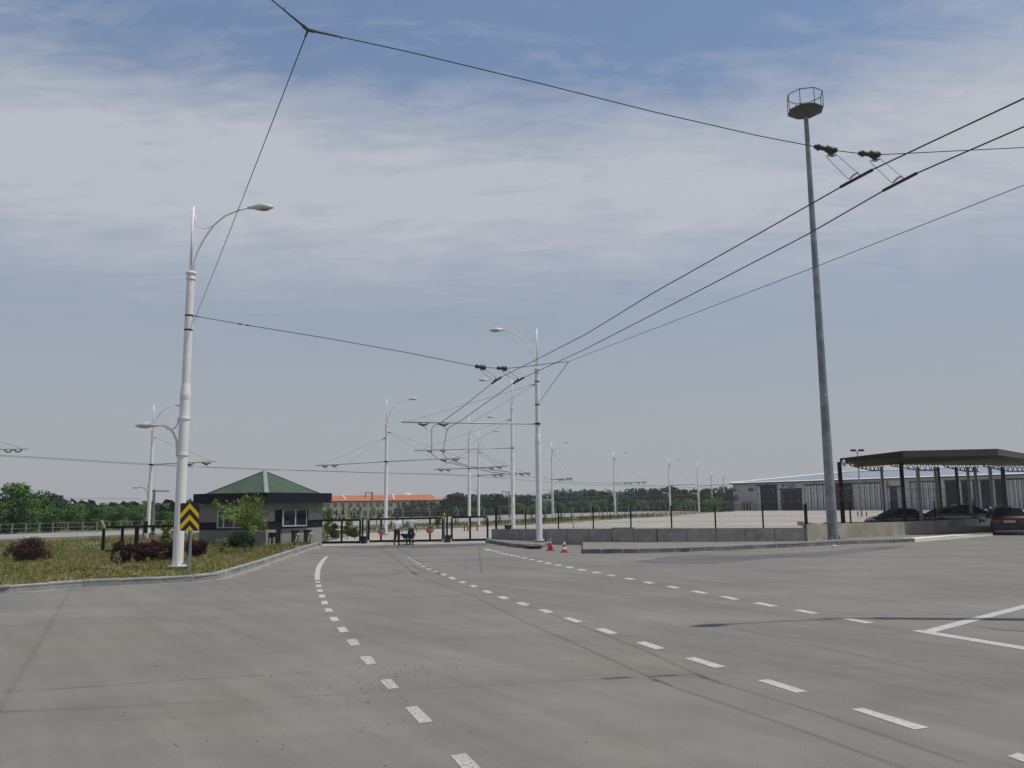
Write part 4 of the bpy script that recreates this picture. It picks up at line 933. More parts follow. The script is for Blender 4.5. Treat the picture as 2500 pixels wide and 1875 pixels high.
# boundary fence of bent concrete posts along the far grass strip
def boundary(pts, label, spacing, hgt, gm='concrete_post', bent=True, rails=True, wr=.012, bw=.10):
    o = pts[0]; t = thing('boundary_fence', o, label, 'fence', 'boundary fences')
    cum = [0]
    for k in range(1, len(pts)): cum.append(cum[-1]+(pts[k]-pts[k-1]).length)
    def ev(s_):
        for k in range(1, len(pts)):
            if s_ <= cum[k] or k == len(pts)-1: return pts[k-1].lerp(pts[k], (s_-cum[k-1])/(cum[k]-cum[k-1]))
    s_ = 0; prev = None; wm_ = MB(o); n = 0
    while s_ < cum[-1] and n < 95:
        p = ev(s_); n += 1; q = MB(o).tube([p, p+Vector((0, 0, hgt))]+([p+Vector((-.28, -.1, hgt+.38))] if bent else []), bw*(.5 if not bent else .55), 4); q.build('post', M[gm], t)
        if prev is not None and rails:
            for h in (.1, .5, .95): wm_.tube([prev+Vector((0, 0, hgt*h)), p+Vector((0, 0, hgt*h))], wr, 3, cap=False)
        prev = p; s_ += spacing
    wm_.build('wires', M['wire_grey'], t)
off = lambda P, d: [Vector((p.x, p.y, d)) for p in P]
boundary(off([G(850, 1290, .15), G(1010, 1284, .15), G(1197, 1278.5, .15), G(1400, 1267, .15), G(1560, 1259, .15), G(1700, 1252.5, .15)], .15), 'line of bent top concrete posts along the far grass strip', 4.2, 1.75, bw=.16)
boundary([Vector((p.x, p.y, RZ)) for p in [G(-60, 1310, RZ), G(0, 1305, RZ), G(125, 1300.5, RZ), G(250, 1297, RZ), G(440, 1290, RZ)]], 'low pale post and rail fence before the left hand trees', 1.22, .86, bent=False, wr=.014, bw=.10)
b = G(249, 1336, .15); MB(b).tube([b, (b.x+.05, b.y, 1.35), (b.x-.12, b.y, 1.68)], .07, 6).build('bent_post', M['concrete_post'], label='single bent white concrete post left of the far gate frame', cat='fence post')
b = G(879, 1300, .15)
# low white pipe rail just inside the left gate
pr = [G(793, 1320, 0), G(842, 1317, 0), G(885, 1314, 0)]; t = thing('pipe_railing', pr[0], 'low white pipe railing seen through the left gate', 'railing')
for p in pr: MB(pr[0]).tube([p, p+Vector((0, 0, .72))], .035, 6).build('post', M['pvc'], t)
for h in (.32, .7): MB(pr[0]).tube([p+Vector((0, 0, h)) for p in pr], .03, 6).build('rail', M['pvc'], t)

# ================================================================ CONES, BOLLARDS, TUB
def cone(px, pb, pt, label, bands, bm_):
    b = G(px, pb, 0); h = zat(b.x, b.y, pt); t = thing('traffic_cone', b, label, 'traffic cone', 'traffic cones'); r0_, r1 = h*.235, h*.045; zz0 = .05
    rad = lambda u: r0_+(r1-r0_)*u
    MB(b).box((b.x, b.y, .022), (h*.62, h*.62, .044), .35).build('base', M['cone'], t, bevel=.02)
    us = sorted({0, 1, *[q for bd in bands for q in bd]}); body = MB(b); body.lathe([(rad(u), zz0-.01+(h-zz0)*u) for u in us], Vector((b.x, b.y, 0)), 16); bo = body.build('cone_body', M['cone'], t, smooth=True)
    for u0_, u1 in bands: MB(b).lathe([(rad(u0_)+.003, zz0-.01+(h-zz0)*u0_), (rad(u1)+.003, zz0-.01+(h-zz0)*u1)], Vector((b.x, b.y, 0)), 16).build('band', M[bm_], bo, smooth=True)
cone(1343.5, 1344.5, 1314, 'left red traffic cone with a single grey band by the kerb', [(.48, .72)], 'cone_grey')
cone(1378, 1348.8, 1320.5, 'right traffic cone with two white bands on a broad red base', [(.14, .42), (.60, .84)], 'cone_w')
for px, pb, pt, lb in ((1134, 1296.5, 1280, 'leftmost red bollard beyond the gate'), (1142, 1297, 1280.5, 'red bollard right beside the leftmost one'), (1165, 1296, 1277, 'rightmost red bollard beyond the gate'), (2104, 1261, 1247, 'red base of the floodlight pole on the depot yard')):
    b = G(px, pb, 0); t = thing('bollard', b, lb, 'bollard', 'red bollards'); zt = zat(b.x, b.y, pt); r_ = .07*b.y/80
    MB(b).lathe([(r_, 0), (r_, zt-.05), (r_*.5, zt)], Vector((b.x, b.y, 0)), 8).build('shaft', M['red'], t, smooth=True); MB(b).lathe([(r_*1.8, 0), (r_*1.8, .04)], Vector((b.x, b.y, 0)), 8).build('foot', M['red'], t)
for px, lr in ((2094.5, 'left'), (2116, 'right')):
    b = G(px, 1260.5, 0); MB(b).lathe([(.10, 0), (.10, .75), (.05, .8)], Vector((b.x, b.y, 0)), 8).build('bollard', M['red'], label='small red bollard just '+lr+' of the yard floodlight pole', cat='bollard', group='bollards beside the floodlight pole')
# red and white striped post behind the wall
b = G(1400, 1293, 0); zt = zat(b.x, b.y, 1256); t = thing('striped_post', b, 'thin red and white striped post standing behind the concrete wall', 'marker post')
MB(b).lathe([(.05, 0), (.05, zt)], Vector((b.x, b.y, 0)), 8).build('shaft', M['cone_w'], t)
for k in range(4): MB(b).lathe([(.056, zt*(.12+.24*k)), (.056, zt*(.22+.24*k))], Vector((b.x, b.y, 0)), 8).build('stripe', M['red'], t)
b = G(1400, 1293.6, 0); MB((b.x+.02, b.y, 0)).lathe([(.22, 0), (.2, .06)], Vector((b.x, b.y, 0)), 10).build('post_base', M['red'], label='red round base disc of the striped post', cat='post base')
def tub():
    Y = WB[0].y-.0; p = onwall(1240, WB[0], WB[1]); c = Vector((p.x, p.y)); zt = zat(c.x, c.y, 1291)
    b = Vector((c.x, c.y+2.0, 0)); 
    b = Vector((p.x, p.y+.0, zat(p.x, p.y, 1291.2))); h = zat(b.x, b.y, 1281.5)-b.z; t = thing('green_tub', b, 'dark green open tub resting on the end of the concrete wall', 'tub')
    MB(b).tube([b+Vector((0, 0, .0)), b+Vector((0, 0, h*.85)), b+Vector((0, 0, h*.86)), b+Vector((0, 0, h))], [.27, .33, .38, .38], 4).build('basin', M['tub'], t, bevel=.02)
    MB(b).ell(b+Vector((.02, 0, h+.0)), (.3, 0, 0), (0, .25, 0), (0, 0, .05), 8, 4).build('contents', M['stone'], t)
tub()

# ================================================================ PEOPLE
def skin_mesh(chains, name, root=0, sub=1):
    """chains: list of [(pos, radius), ...]; chains that start at an existing position are joined there"""
    vs = []; es = []; rd = []; key = {}
    def vid(p, r_):
        k = tuple(round(c, 4) for c in p)
        if k not in key: key[k] = len(vs); vs.append(p); rd.append(r_)
        return key[k]
    for c in chains:
        pr_ = None
        for p, r_ in c:
            v_ = vid(p, r_)
            if pr_ is not None: es.append((pr_, v_))
            pr_ = v_
    me = bpy.data.meshes.new(name); me.from_pydata(vs, es, []); ob = bpy.data.objects.new('tmp', me); col.objects.link(ob)
    ob.modifiers.new('s', 'SKIN')
    for k, sv in enumerate(me.skin_vertices[0].data):
        r_ = rd[k]; r_ = r_ if isinstance(r_, tuple) else (r_, r_); sv.radius = r_; sv.use_root = (k == root)
    s_ = ob.modifiers.new('u', 'SUBSURF'); s_.levels = sub; s_.render_levels = sub
    dg = bpy.context.evaluated_depsgraph_get(); dg.update(); nm = bpy.data.meshes.new_from_object(ob.evaluated_get(dg)); nm.name = name
    bpy.data.objects.remove(ob); bpy.data.meshes.remove(me)
    nm.polygons.foreach_set('use_smooth', [True]*len(nm.polygons)); return nm
def child_mesh(me, name, m, parent):
    me.materials.clear(); me.materials.append(m); ob = bpy.data.objects.new(name, me); col.objects.link(ob); ob.parent = parent; return ob
def person(base, rz, pose, mats, label, holds=None, sc_=1.0):
    J = pose
    hands = []
    for sd_ in ('L', 'R'):
        wv, ed, sgn = Vector(J['wr'+sd_]), Vector(J['el'+sd_]), (-1 if sd_ == 'L' else 1)
        f = (wv-ed).normalized(); sdv = f.cross(Vector((0, 1, 0))).normalized() if abs(f.y) < .9 else Vector((1, 0, 0)); palm = wv+f*.07
        hands.append([(wv, .028), (palm, (.036, .022))])
        fw2 = Vector((0, 1, 0)) - f*f.y; fw2.normalize()
        for q, (ofs, ln) in enumerate(((-.03, .065), (-.01, .078), (.01, .074), (.03, .06))):
            r1 = palm+fw2*ofs+f*.025; hands.append([(palm, (.036, .022)), (r1, .010), (r1+f*ln*.55+sdv*.008*sgn, .009), (r1+f*ln*.9+sdv*.03*sgn, .008)])
        th = wv+f*.03+fw2*.035; hands.append([(palm, (.036, .022)), (th, .012), (th+f*.04+fw2*.015, .009)])
    hip, chest, neck, head = J['hip'], J['chest'], J['neck'], J['head']; hv = Vector(head); nk = Vector(neck); hd = (hv-nk).normalized()
    waist = (Vector(hip)+Vector(chest))/2
    ch = [[(Vector(hip), (.135, .10)), (waist, (.12, .085)), (Vector(chest), (.145, .095)), (nk, (.055, .055)), (nk+hd*.06, (.05, .052)), (nk+hd*.13+Vector((0, .015, 0)), (.066, .080)), (hv, (.078, .095)), (hv+hd*.075, (.062, .075))]]
    # nose and ears
    ch.append([(nk+hd*.13+Vector((0, .015, 0)), (.066, .080)), (nk+hd*.13+Vector((0, .10, .0)), (.012, .014))])
    for s_ in (-1, 1): ch.append([(hv, (.078, .095)), (hv+Vector((.088*s_, 0, -.01)), (.010, .02))])
    for sd_, s_ in (('L', -1), ('R', 1)):
        ch.append([(Vector(chest), (.145, .095)), (Vector(J['sh'+sd_]), .052), ((Vector(J['sh'+sd_])+Vector(J['el'+sd_]))/2, .046), (Vector(J['el'+sd_]), .038), (Vector(J['wr'+sd_]), .028)])
        hp = Vector(hip)+Vector((.09*s_, 0, -.06)); ch.append([(Vector(hip), (.135, .10)), (hp, .085), ((hp+Vector(J['kn'+sd_]))/2, .075), (Vector(J['kn'+sd_]), .055), ((Vector(J['kn'+sd_])*.6+Vector(J['an'+sd_])*.4), .052), (Vector(J['an'+sd_]), .036), (Vector(J['toe'+sd_]), (.04, .025))])
    bm = skin_mesh(ch+hands, 'person'); bm.materials.clear(); bm.materials.append(mats[0])
    p = bpy.data.objects.new('person', bm); col.objects.link(p); p.location = base; p.rotation_euler = (0, 0, rz); p.scale = (sc_,)*3; tag(p, label, 'person')
    # shirt
    sl_ = J.get('sleeve', 1.0); sc2 = [[(Vector(hip)+Vector((0, 0, -.13)), (.160, .125)), (Vector(hip)+Vector((0, 0, .02)), (.158, .122)), (waist, (.178, .125)), (Vector(chest), (.190, .125)), (nk*.75+Vector(chest)*.25+Vector((0, 0, .0)), (.085, .075))]]
    for sd_ in 'LR':
        a, b_, c_ = Vector(J['sh'+sd_]), Vector(J['el'+sd_]), Vector(J['wr'+sd_]); q = [(Vector(chest), (.190, .125)), (a, .082), ((a+b_)/2, .066)]
        if sl_ > .5: q += [(b_, .056), (b_.lerp(c_, .85), .046)]
        else: q += [(a.lerp(b_, .75), .066)]
        sc2.append(q)
    child_mesh(skin_mesh(sc2, 'shirt'), 'shirt', mats[1], p)
    tr = [[(Vector(hip)+Vector((0, 0, .16)), (.135, .105)), (Vector(hip)+Vector((0, 0, -.03)), (.150, .120))]]
    for sd_, s_ in (('L', -1), ('R', 1)):
        hp = Vector(hip)+Vector((.09*s_, 0, -.08)); kn, an = Vector(J['kn'+sd_]), Vector(J['an'+sd_]); tr.append([(Vector(hip)+Vector((0, 0, -.03)), (.150, .120)), (hp, .118), ((hp+kn)/2, .108), (kn, .090), ((kn+an)/2, .084), (an+Vector((0, 0, .03)), .076)])
    to = child_mesh(skin_mesh(tr, 'trousers'), 'trousers', mats[2], p)
    if J.get('band'):
        for sd_ in 'LR':
            kn, an = Vector(J['kn'+sd_]), Vector(J['an'+sd_]); a = kn.lerp(an, .22); b_ = kn.lerp(an, .45)
            m_ = MB(); m_.tube([a, b_], .082, 10); child_mesh(m_.mesh('reflective_band', M['reflect']), 'reflective_band', M['reflect'], to)
    hm = MB(); hm.ell(hv+hd*.03+Vector((0, -.018, .0)), Vector((.085, 0, 0)), Vector((0, .100, 0)), hd*.10, 12, 8); hm.ell(nk+hd*.12+Vector((0, -.045, 0)), Vector((.072, 0, 0)), Vector((0, .045, 0)), hd*.07, 10, 6)
    ho = child_mesh(hm.mesh('hair', M['hair']), 'hair', M['hair'], p); ho.data.polygons.foreach_set('use_smooth', [True]*len(ho.data.polygons))
    for sd_ in 'LR':
        an, to_ = Vector(J['an'+sd_]), Vector(J['toe'+sd_]); d = (to_-an); m_ = MB(); m_.ell(an.lerp(to_, .45)+Vector((0, 0, -.005)), d.normalized()*.155, d.cross(Vector((0, 0, 1))).normalized()*.052, Vector((0, 0, .052)), 10, 6); so_ = child_mesh(m_.mesh('shoe', M['shoe']), 'shoe', M['shoe'], p)
    # face: eyes and mouth on the far side of the head
    fm = MB()
    for s_ in (-1, 1): fm.ell(nk+hd*.165+Vector((.03*s_, .094, 0)), (.012, 0, 0), (0, .008, 0), (0, 0, .009), 6, 4)
    fm.ell(nk+hd*.09+Vector((0, .088, 0)), (.025, 0, 0), (0, .008, 0), (0, 0, .006), 6, 4); child_mesh(fm.mesh('face_features', M['hair']), 'face_features', M['hair'], p)
    return p
b1 = G(969, 1331, 0)
pose1 = dict(hip=(0, 0, .93), chest=(.0, .03, 1.30), neck=(.0, .05, 1.46), head=(0, .07, 1.62), shL=(-.19, .03, 1.40), shR=(.19, .03, 1.40), elL=(-.255, -.02, 1.13), elR=(.25, .0, 1.13), wrL=(-.245, .10, .93), wrR=(.24, .14, .95),
             knL=(-.12, .10, .50), knR=(.10, .02, .50), anL=(-.14, -.12, .11), anR=(.10, .05, .085), toeL=(-.15, .06, .045), toeR=(.11, .24, .04), sleeve=1)
person(b1, 0, pose1, [M['skin'], M['shirt_w'], M['trouser_b']], 'person in white shirt and black trousers walking towards the gate, seen from behind', sc_=.99)
b2 = G(1003, 1331, 0)
pose2 = dict(hip=(.02, -.02, .95), chest=(-.02, .08, 1.32), neck=(-.01, .16, 1.49), head=(-.005, .25, 1.61), shL=(-.21, .09, 1.42), shR=(.19, .09, 1.42), elL=(-.30, .06, 1.14), elR=(.285, .08, 1.15), wrL=(-.31, .20, .90), wrR=(.30, .26, .91),
             knL=(-.17, .16, .52), knR=(.13, .0, .50), anL=(-.26, .02, .09), anR=(.12, -.06, .085), toeL=(-.29, .19, .04), toeR=(.13, .12, .04), sleeve=.3, band=1)
person(b2, 0, pose2, [M['skin'], M['shirt_g'], M['trouser_n']], 'person in grey t-shirt with bowed head pushing a wheelbarrow, seen from behind', sc_=1.0)
def barrow():
    o = Vector((b2.x, b2.y, 0)); t = thing('wheelbarrow', o+Vector((-.2, .6, 0)), 'dark wheelbarrow pushed by the man in the grey t-shirt', 'wheelbarrow'); B = o+Vector((-.2, .6, 0)); P = lambda x, y, z_: o+Vector((x-.1, y, z_))
    low = [P(-.34, .42, .36), P(.12, .42, .36), P(.08, .98, .34), P(-.30, .98, .34)]; hi = [P(-.62, .28, .66), P(.36, .28, .66), P(.28, 1.22, .64), P(-.52, 1.22, .64)]
    m = MB(B).face(low[::-1]); 
    for k in range(4): j = (k+1) % 4; m.face([low[k], low[j], hi[j], hi[k]])
    inn = [p.lerp((hi[0]+hi[2])/2, .03) for p in hi]; lowi = [p+Vector((0, 0, .02)) for p in low]
    for k in range(4): j = (k+1) % 4; m.face([hi[k], hi[j], inn[j], inn[k]]); m.face([inn[k], inn[j], lowi[j], lowi[k]])
    m.face(lowi); m.build('tray', M['barrow'], t)
    fr = MB(B)
    for s_ in (-1, 1): x = -.13+s_*.31; fr.tube([P(x, -.02 if s_ > 0 else -.02, .84), P(-.12+s_*.26, .3, .5), P(-.11+s_*.2, .9, .32), P(-.11+s_*.06, 1.36, .2)], .018, 6)
    fr.build('frame', M['steel_dark'], t)
    for s_ in (-1, 1): MB(B).tube([P(-.12+s_*.25, .36, .46), P(-.12+s_*.27, .42, .02)], .018, 6).build('leg', M['steel_dark'], t)
    w0 = P(-.11, 1.36, .19); m = MB(B); m.tube([w0+Vector((-.045, 0, 0)), w0+Vector((.045, 0, 0))], .185, 18); m.build('wheel', M['tyre'], t)
    m = MB(B); m.tube([w0+Vector((-.05, 0, 0)), w0+Vector((.05, 0, 0))], .09, 12); m.build('rim', M['galv'], t)
barrow()

# ================================================================ CARS
def car(loc, rz, paint, label, s=1.0, boxy=False, group=None, wag=0):
    t = thing('car', loc, label, 'car', group); hw = .84*s
    ca, sa = math.cos(rz), math.sin(rz)
    def P(x, y, z_): x, y, z_ = x*s, y*s, z_*s; return Vector((loc[0]+x*ca-y*sa, loc[1]+x*sa+y*ca, loc[2]+z_))
    o = loc
    # stations: y, z bottom, z top, half width bottom, half width top
    if boxy: stn = [(-2.12, .42, .80, .76, .74), (-2.06, .30, .96, .82, .76), (-1.35, .26, 1.00, .84, .78), (1.0, .26, .97, .84, .79), (1.95, .28, .88, .82, .74), (2.12, .40, .72, .74, .70)]
    else: stn = [(-2.2, .42, .72, .70, .66), (-2.08, .30, .92, .80, .72), (-1.55, .26, 1.0, .86, .78), (0, .25, .98, .88, .82), (.95, .26, .95, .88, .80), (1.75, .28, .82, .84, .72), (2.15, .34, .66, .74, .62), (2.25, .42, .55, .6, .55)]
    m = MB(o); rings = []
    for y, zb_, zt, wb, wtp in stn:
        i = len(m.v); zm = zb_+(zt-zb_)*.62
        for x, z_ in ((-wb*.92, zb_), (-wb, zb_+.12), (-wb, zm), (-wtp, zt-.03), (-wtp*.9, zt), (wtp*.9, zt), (wtp, zt-.03), (wb, zm), (wb, zb_+.12), (wb*.92, zb_)): m.v.append(P(x, y, z_))
        rings.append(i)
    for a, b in zip(rings, rings[1:]):
        for j in range(10): m.f.append((a+j, b+j, b+(j+1) % 10, a+(j+1) % 10)); m.m.append(0)
    m.f.append(tuple(rings[0]+j for j in range(10))); m.m.append(0); m.f.append(tuple(rings[-1]+j for j in reversed(range(10)))); m.m.append(0)
    body = m.build('body', paint, t, smooth=True)
    if boxy: cb = [(-1.45, .99, -1.0, 1.37), (1.0, .96, .35, 1.37)]
    elif wag: cb = [(-1.95, .98, -1.7, 1.42), (1.15, .94, .2, 1.45)]
    else: cb = [(-1.75, .97, -.85, 1.40), (1.15, .94, .15, 1.42)]
    (y0, z0, y1, z1), (y2, z2, y3, z3) = cb
    B4 = [P(-.76, y0, z0-.02), P(.76, y0, z0-.02), P(.78, y2, z2-.02), P(-.78, y2, z2-.02)]; T4 = [P(-.60, y1, z1-.03), P(.60, y1, z1-.03), P(.60, y3, z3-.03), P(-.60, y3, z3-.03)]
    gl = MB(o).hexa(B4+T4); gl.build('windows', M['glass'], t)
    rf = MB(o); R4 = [P(-.61, y1-.03, z1-.03), P(.61, y1-.03, z1-.03), P(.61, y3+.03, z3-.03), P(-.61, y3+.03, z3-.03)]; R5 = [P(-.54, y1+.12, z1+.02), P(.54, y1+.12, z1+.02), P(.54, y3-.12, z3+.02), P(-.54, y3-.12, z3+.02)]
    rf.hexa(R4+R5)
    for a, b in zip(B4, T4): rf.tube([a, b], .035*s, 5)
    for k in (1, 3):
        a, b = B4[k].lerp(B4[(k+1) % 4], .52), T4[k].lerp(T4[(k+1) % 4], .5); rf.tube([a, b], .035*s, 5)
    rf.build('roof', paint, t)
    for y in (-1.32, 1.32):
        for sx in (-1, 1):
            c = P(sx*.77, y, .31); e = P(sx*.90, y, .31)-c; w_ = MB(o).tube([c-e*.3, c+e*.75], .31*s, 18).build('wheel', M['tyre'], t); MB(o).tube([c+e*.7, c+e*.80], .18*s, 12).build('rim', M['rim'], w_)
            ar = MB(o); n = 12
            pts = [P(sx*.885, y+.40*math.cos(math.pi*k/n), .30+.40*math.sin(math.pi*k/n)) for k in range(n+1)]; ar.face(pts); ar.build('wheel_arch', M['black'], t)
    yb_ = -2.13 if boxy else -2.2
    for sx in (-1, 1):
        MB(o).hexa([P(sx*.78, yb_+.0, .62), P(sx*.42, yb_-.02, .62), P(sx*.42, yb_+.09, .62), P(sx*.79, yb_+.12, .62), P(sx*.76, yb_+.0, .80), P(sx*.42, yb_-.0, .80), P(sx*.42, yb_+.09, .80), P(sx*.78, yb_+.12, .80)]).build('tail_light', M['tail'], t)
        MB(o).hexa([P(sx*.72, 2.02, .58), P(sx*.42, 2.10, .58), P(sx*.42, 2.17, .58), P(sx*.72, 2.10, .58), P(sx*.70, 2.0, .70), P(sx*.42, 2.08, .70), P(sx*.42, 2.16, .70), P(sx*.70, 2.08, .70)]).build('headlight', M['head_lamp'], t)
        MB(o).ell(P(sx*.96, .78, 1.0), P(.11, 0, 0)-P(0, 0, 0), P(0, .06, 0)-P(0, 0, 0), Vector((0, 0, .07*s)), 8, 5).build('mirror', paint, t)
    MB(o).hexa([P(-.27, yb_-.03, .64), P(.27, yb_-.03, .64), P(.27, yb_+.05, .64), P(-.27, yb_+.05, .64), P(-.27, yb_-.03, .77), P(.27, yb_-.03, .77), P(.27, yb_+.05, .77), P(-.27, yb_+.05, .77)]).build('licence_plate', M['plate'], t)
    MB(o).hexa([P(-.80, yb_-.06, .34), P(.80, yb_-.06, .34), P(.84, yb_+.12, .34), P(-.84, yb_+.12, .34), P(-.80, yb_-.06, .52), P(.80, yb_-.06, .52), P(.84, yb_+.12, .52), P(-.84, yb_+.12, .52)]).build('bumper', M['black'], t, bevel=.03)
    return t
SLB = .40
sA_, sB_ = (20.5, 56.5), (44, 70)
MB().hexa([(23.3, 56.6, -.1), (45, 66.5, -.1), (60, 90, -.1), (30, 90, -.1), (23.3, 56.6, SLB), (45, 66.5, SLB), (60, 90, SLB), (30, 90, SLB)]).build('parking_slab', M['lot'], kind='structure')
def carat(px0, px1, py_top, Y, **k):
    a, b = AT(px0, 1250, Y), AT(px1, 1250, Y); c = (a+b)/2; return (c.x, Y, SLB)
car(carat(2121, 2262, 0, 61.5), R(90), M['car_green'], 'dark green hatchback parked behind the wall, leftmost under the carport', s=.99, group='cars parked under the carport', wag=0)
car(carat(2262, 2388, 0, 66.0), R(-90), M['car_silver'], 'silver grey saloon parked behind the wall, second from the left', s=1.0, group='cars parked under the carport')
car(carat(2288, 2425, 0, 70.5), R(-90), M['car_black'], 'black saloon half hidden behind the silver one', s=1.12, group='cars parked under the carport')
car(carat(2375, 2520, 0, 74.5), R(-90), M['car_green'], 'dark saloon parked deepest, seen just left of the maroon car', s=1.0, group='cars parked under the carport')
cE = G(2468, 1307, 0); hE = R(-29); car((cE.x-math.sin(hE)*2.75, cE.y+math.cos(hE)*2.75, 0.0), hE, M['car_maroon'], 'dark maroon old saloon seen from behind at the right edge of the road', s=1.28, boxy=True)

# ================================================================ CARPORT
def carport():
    t = thing('carport', (24, 56, SLB), 'open steel carport with dark front beams and trussed roof over parked cars', 'carport'); o = (24, 56, SLB)
    A, B, C, D_ = AT(2050, 1119, 63), AT(2204.6, 1100.5, 54.6), AT(2436, 1095.5, 53.6), AT(2560, 1117, 60)
    E, Fk = AT(2640, 1136, 82), AT(2068, 1131, 82)
    ring = [A, B, C, D_, E, Fk]; dep = [.30, .40, .42, .34, .08, .08]
    m = ('canopy_dark', 'canopy_grey', 'canopy_tan', 'canopy_grey', 'canopy_grey', 'canopy_grey')
    for k in range(6):
        a, b = ring[k], ring[(k+1) % 6]; d0, d1 = dep[k], dep[(k+1) % 6]; e = (b-a).normalized(); n = Vector((-e.y, e.x, 0)).normalized()*.14
        mb = MB(o); mb.hexa([a-Vector((0, 0, d0)), b-Vector((0, 0, d1)), b-Vector((0, 0, d1))+n, a-Vector((0, 0, d0))+n, a, b, b+n, a+n]); f = mb.build('fascia_beam', M[m[k]], t)
    cen = sum(ring, Vector())/6+Vector((0, 0, -.05)); rf = MB(o); un = MB(o)
    for k in range(6):
        a, b = ring[k], ring[(k+1) % 6]; rf.face([a, b, cen+Vector((0, 0, .06))]); un.face([b-Vector((0, 0, .10)), a-Vector((0, 0, .10)), cen-Vector((0, 0, .05))])
    rf.build('roof', M['canopy_grey'], t); un.build('underside', M['canopy_under'], t)
    # purlins and trusses
    for k in range(1, 4):
        a = A.lerp(Fk, k/7); b = C.lerp(D_, k/7); a = Vector((a.x+.6, a.y, min(a.z, b.z)-.17)); b = Vector((b.x+.0, b.y, a.z)); MB(o).box((a+b)/2, ((b-a).length-1, .12, .16), math.atan2(b.y-a.y, b.x-a.x)).build('purlin', M['canopy_under'], t)
    for (p, q) in ((AT(2071, 1131, 80), AT(2158, 1131, 79)), (AT(2168, 1131, 79.5), AT(2292, 1131, 79)), (AT(2300, 1133, 79), AT(2388, 1133, 79)), (AT(2396, 1133, 79), AT(2500, 1133, 79))):
        z0 = p.z+.1; z1 = q.z; tm = MB(o); n = 9; top = [p.lerp(q, k/n)+Vector((0, 0, .1)) for k in range(n+1)]; low = [p.lerp(q, (k+.5)/n)-Vector((0, 0, .22+.45*min(1, k/5))) for k in range(n)]
        tm.tube(top, .05, 4); tm.tube([top[0]]+low+[q-Vector((0, 0, .7))], .05, 4)
        for k in range(n): tm.tube([top[k], low[k]], .035, 4, cap=False); tm.tube([low[k], top[k+1]], .035, 4, cap=False)
        tm.build('truss', M['steel_dark'], t)
    for px, Y, mk_, wd in ((2056, 63.3, 'canopy_dark', .24), (2207.5, 58.2, 'canopy_dark', .20), (2247, 60.4, 'post_grey', .19), (2425, 67.5, 'post_grey', .19), (2158.5, 79, 'post_grey', .19), (2298, 78, 'canopy_grey', .18), (2342, 72, 'canopy_grey', .18), (2388, 79, 'post_grey', .2), (2456, 72, 'canopy_grey', .24), (2290, 66, 'post_grey', .16), (2370, 66, 'post_grey', .16)):
        p = AT(px, 1236, Y); zt = zat(p.x, p.y, 1140 if Y > 60 else 1128); 
        if px == 2056: zt = zat(p.x, p.y, 1128)
        ps = MB(o).box((p.x, p.y, (SLB+zt)/2), (wd, wd, zt-SLB)).build('post', M[mk_], t); MB(o).box((p.x, p.y, SLB+.02), (wd*1.8, wd*1.8, .04)).build('base_plate', M[mk_], ps)
    p = AT(2053, 1128, 62.4); MB(o).ell(p+Vector((.1, -.3, -.1)), (.16, 0, 0), (0, .16, 0), (0, 0, .26), 10, 6).build('lamp', M['lamp_shell'], t)
carport()

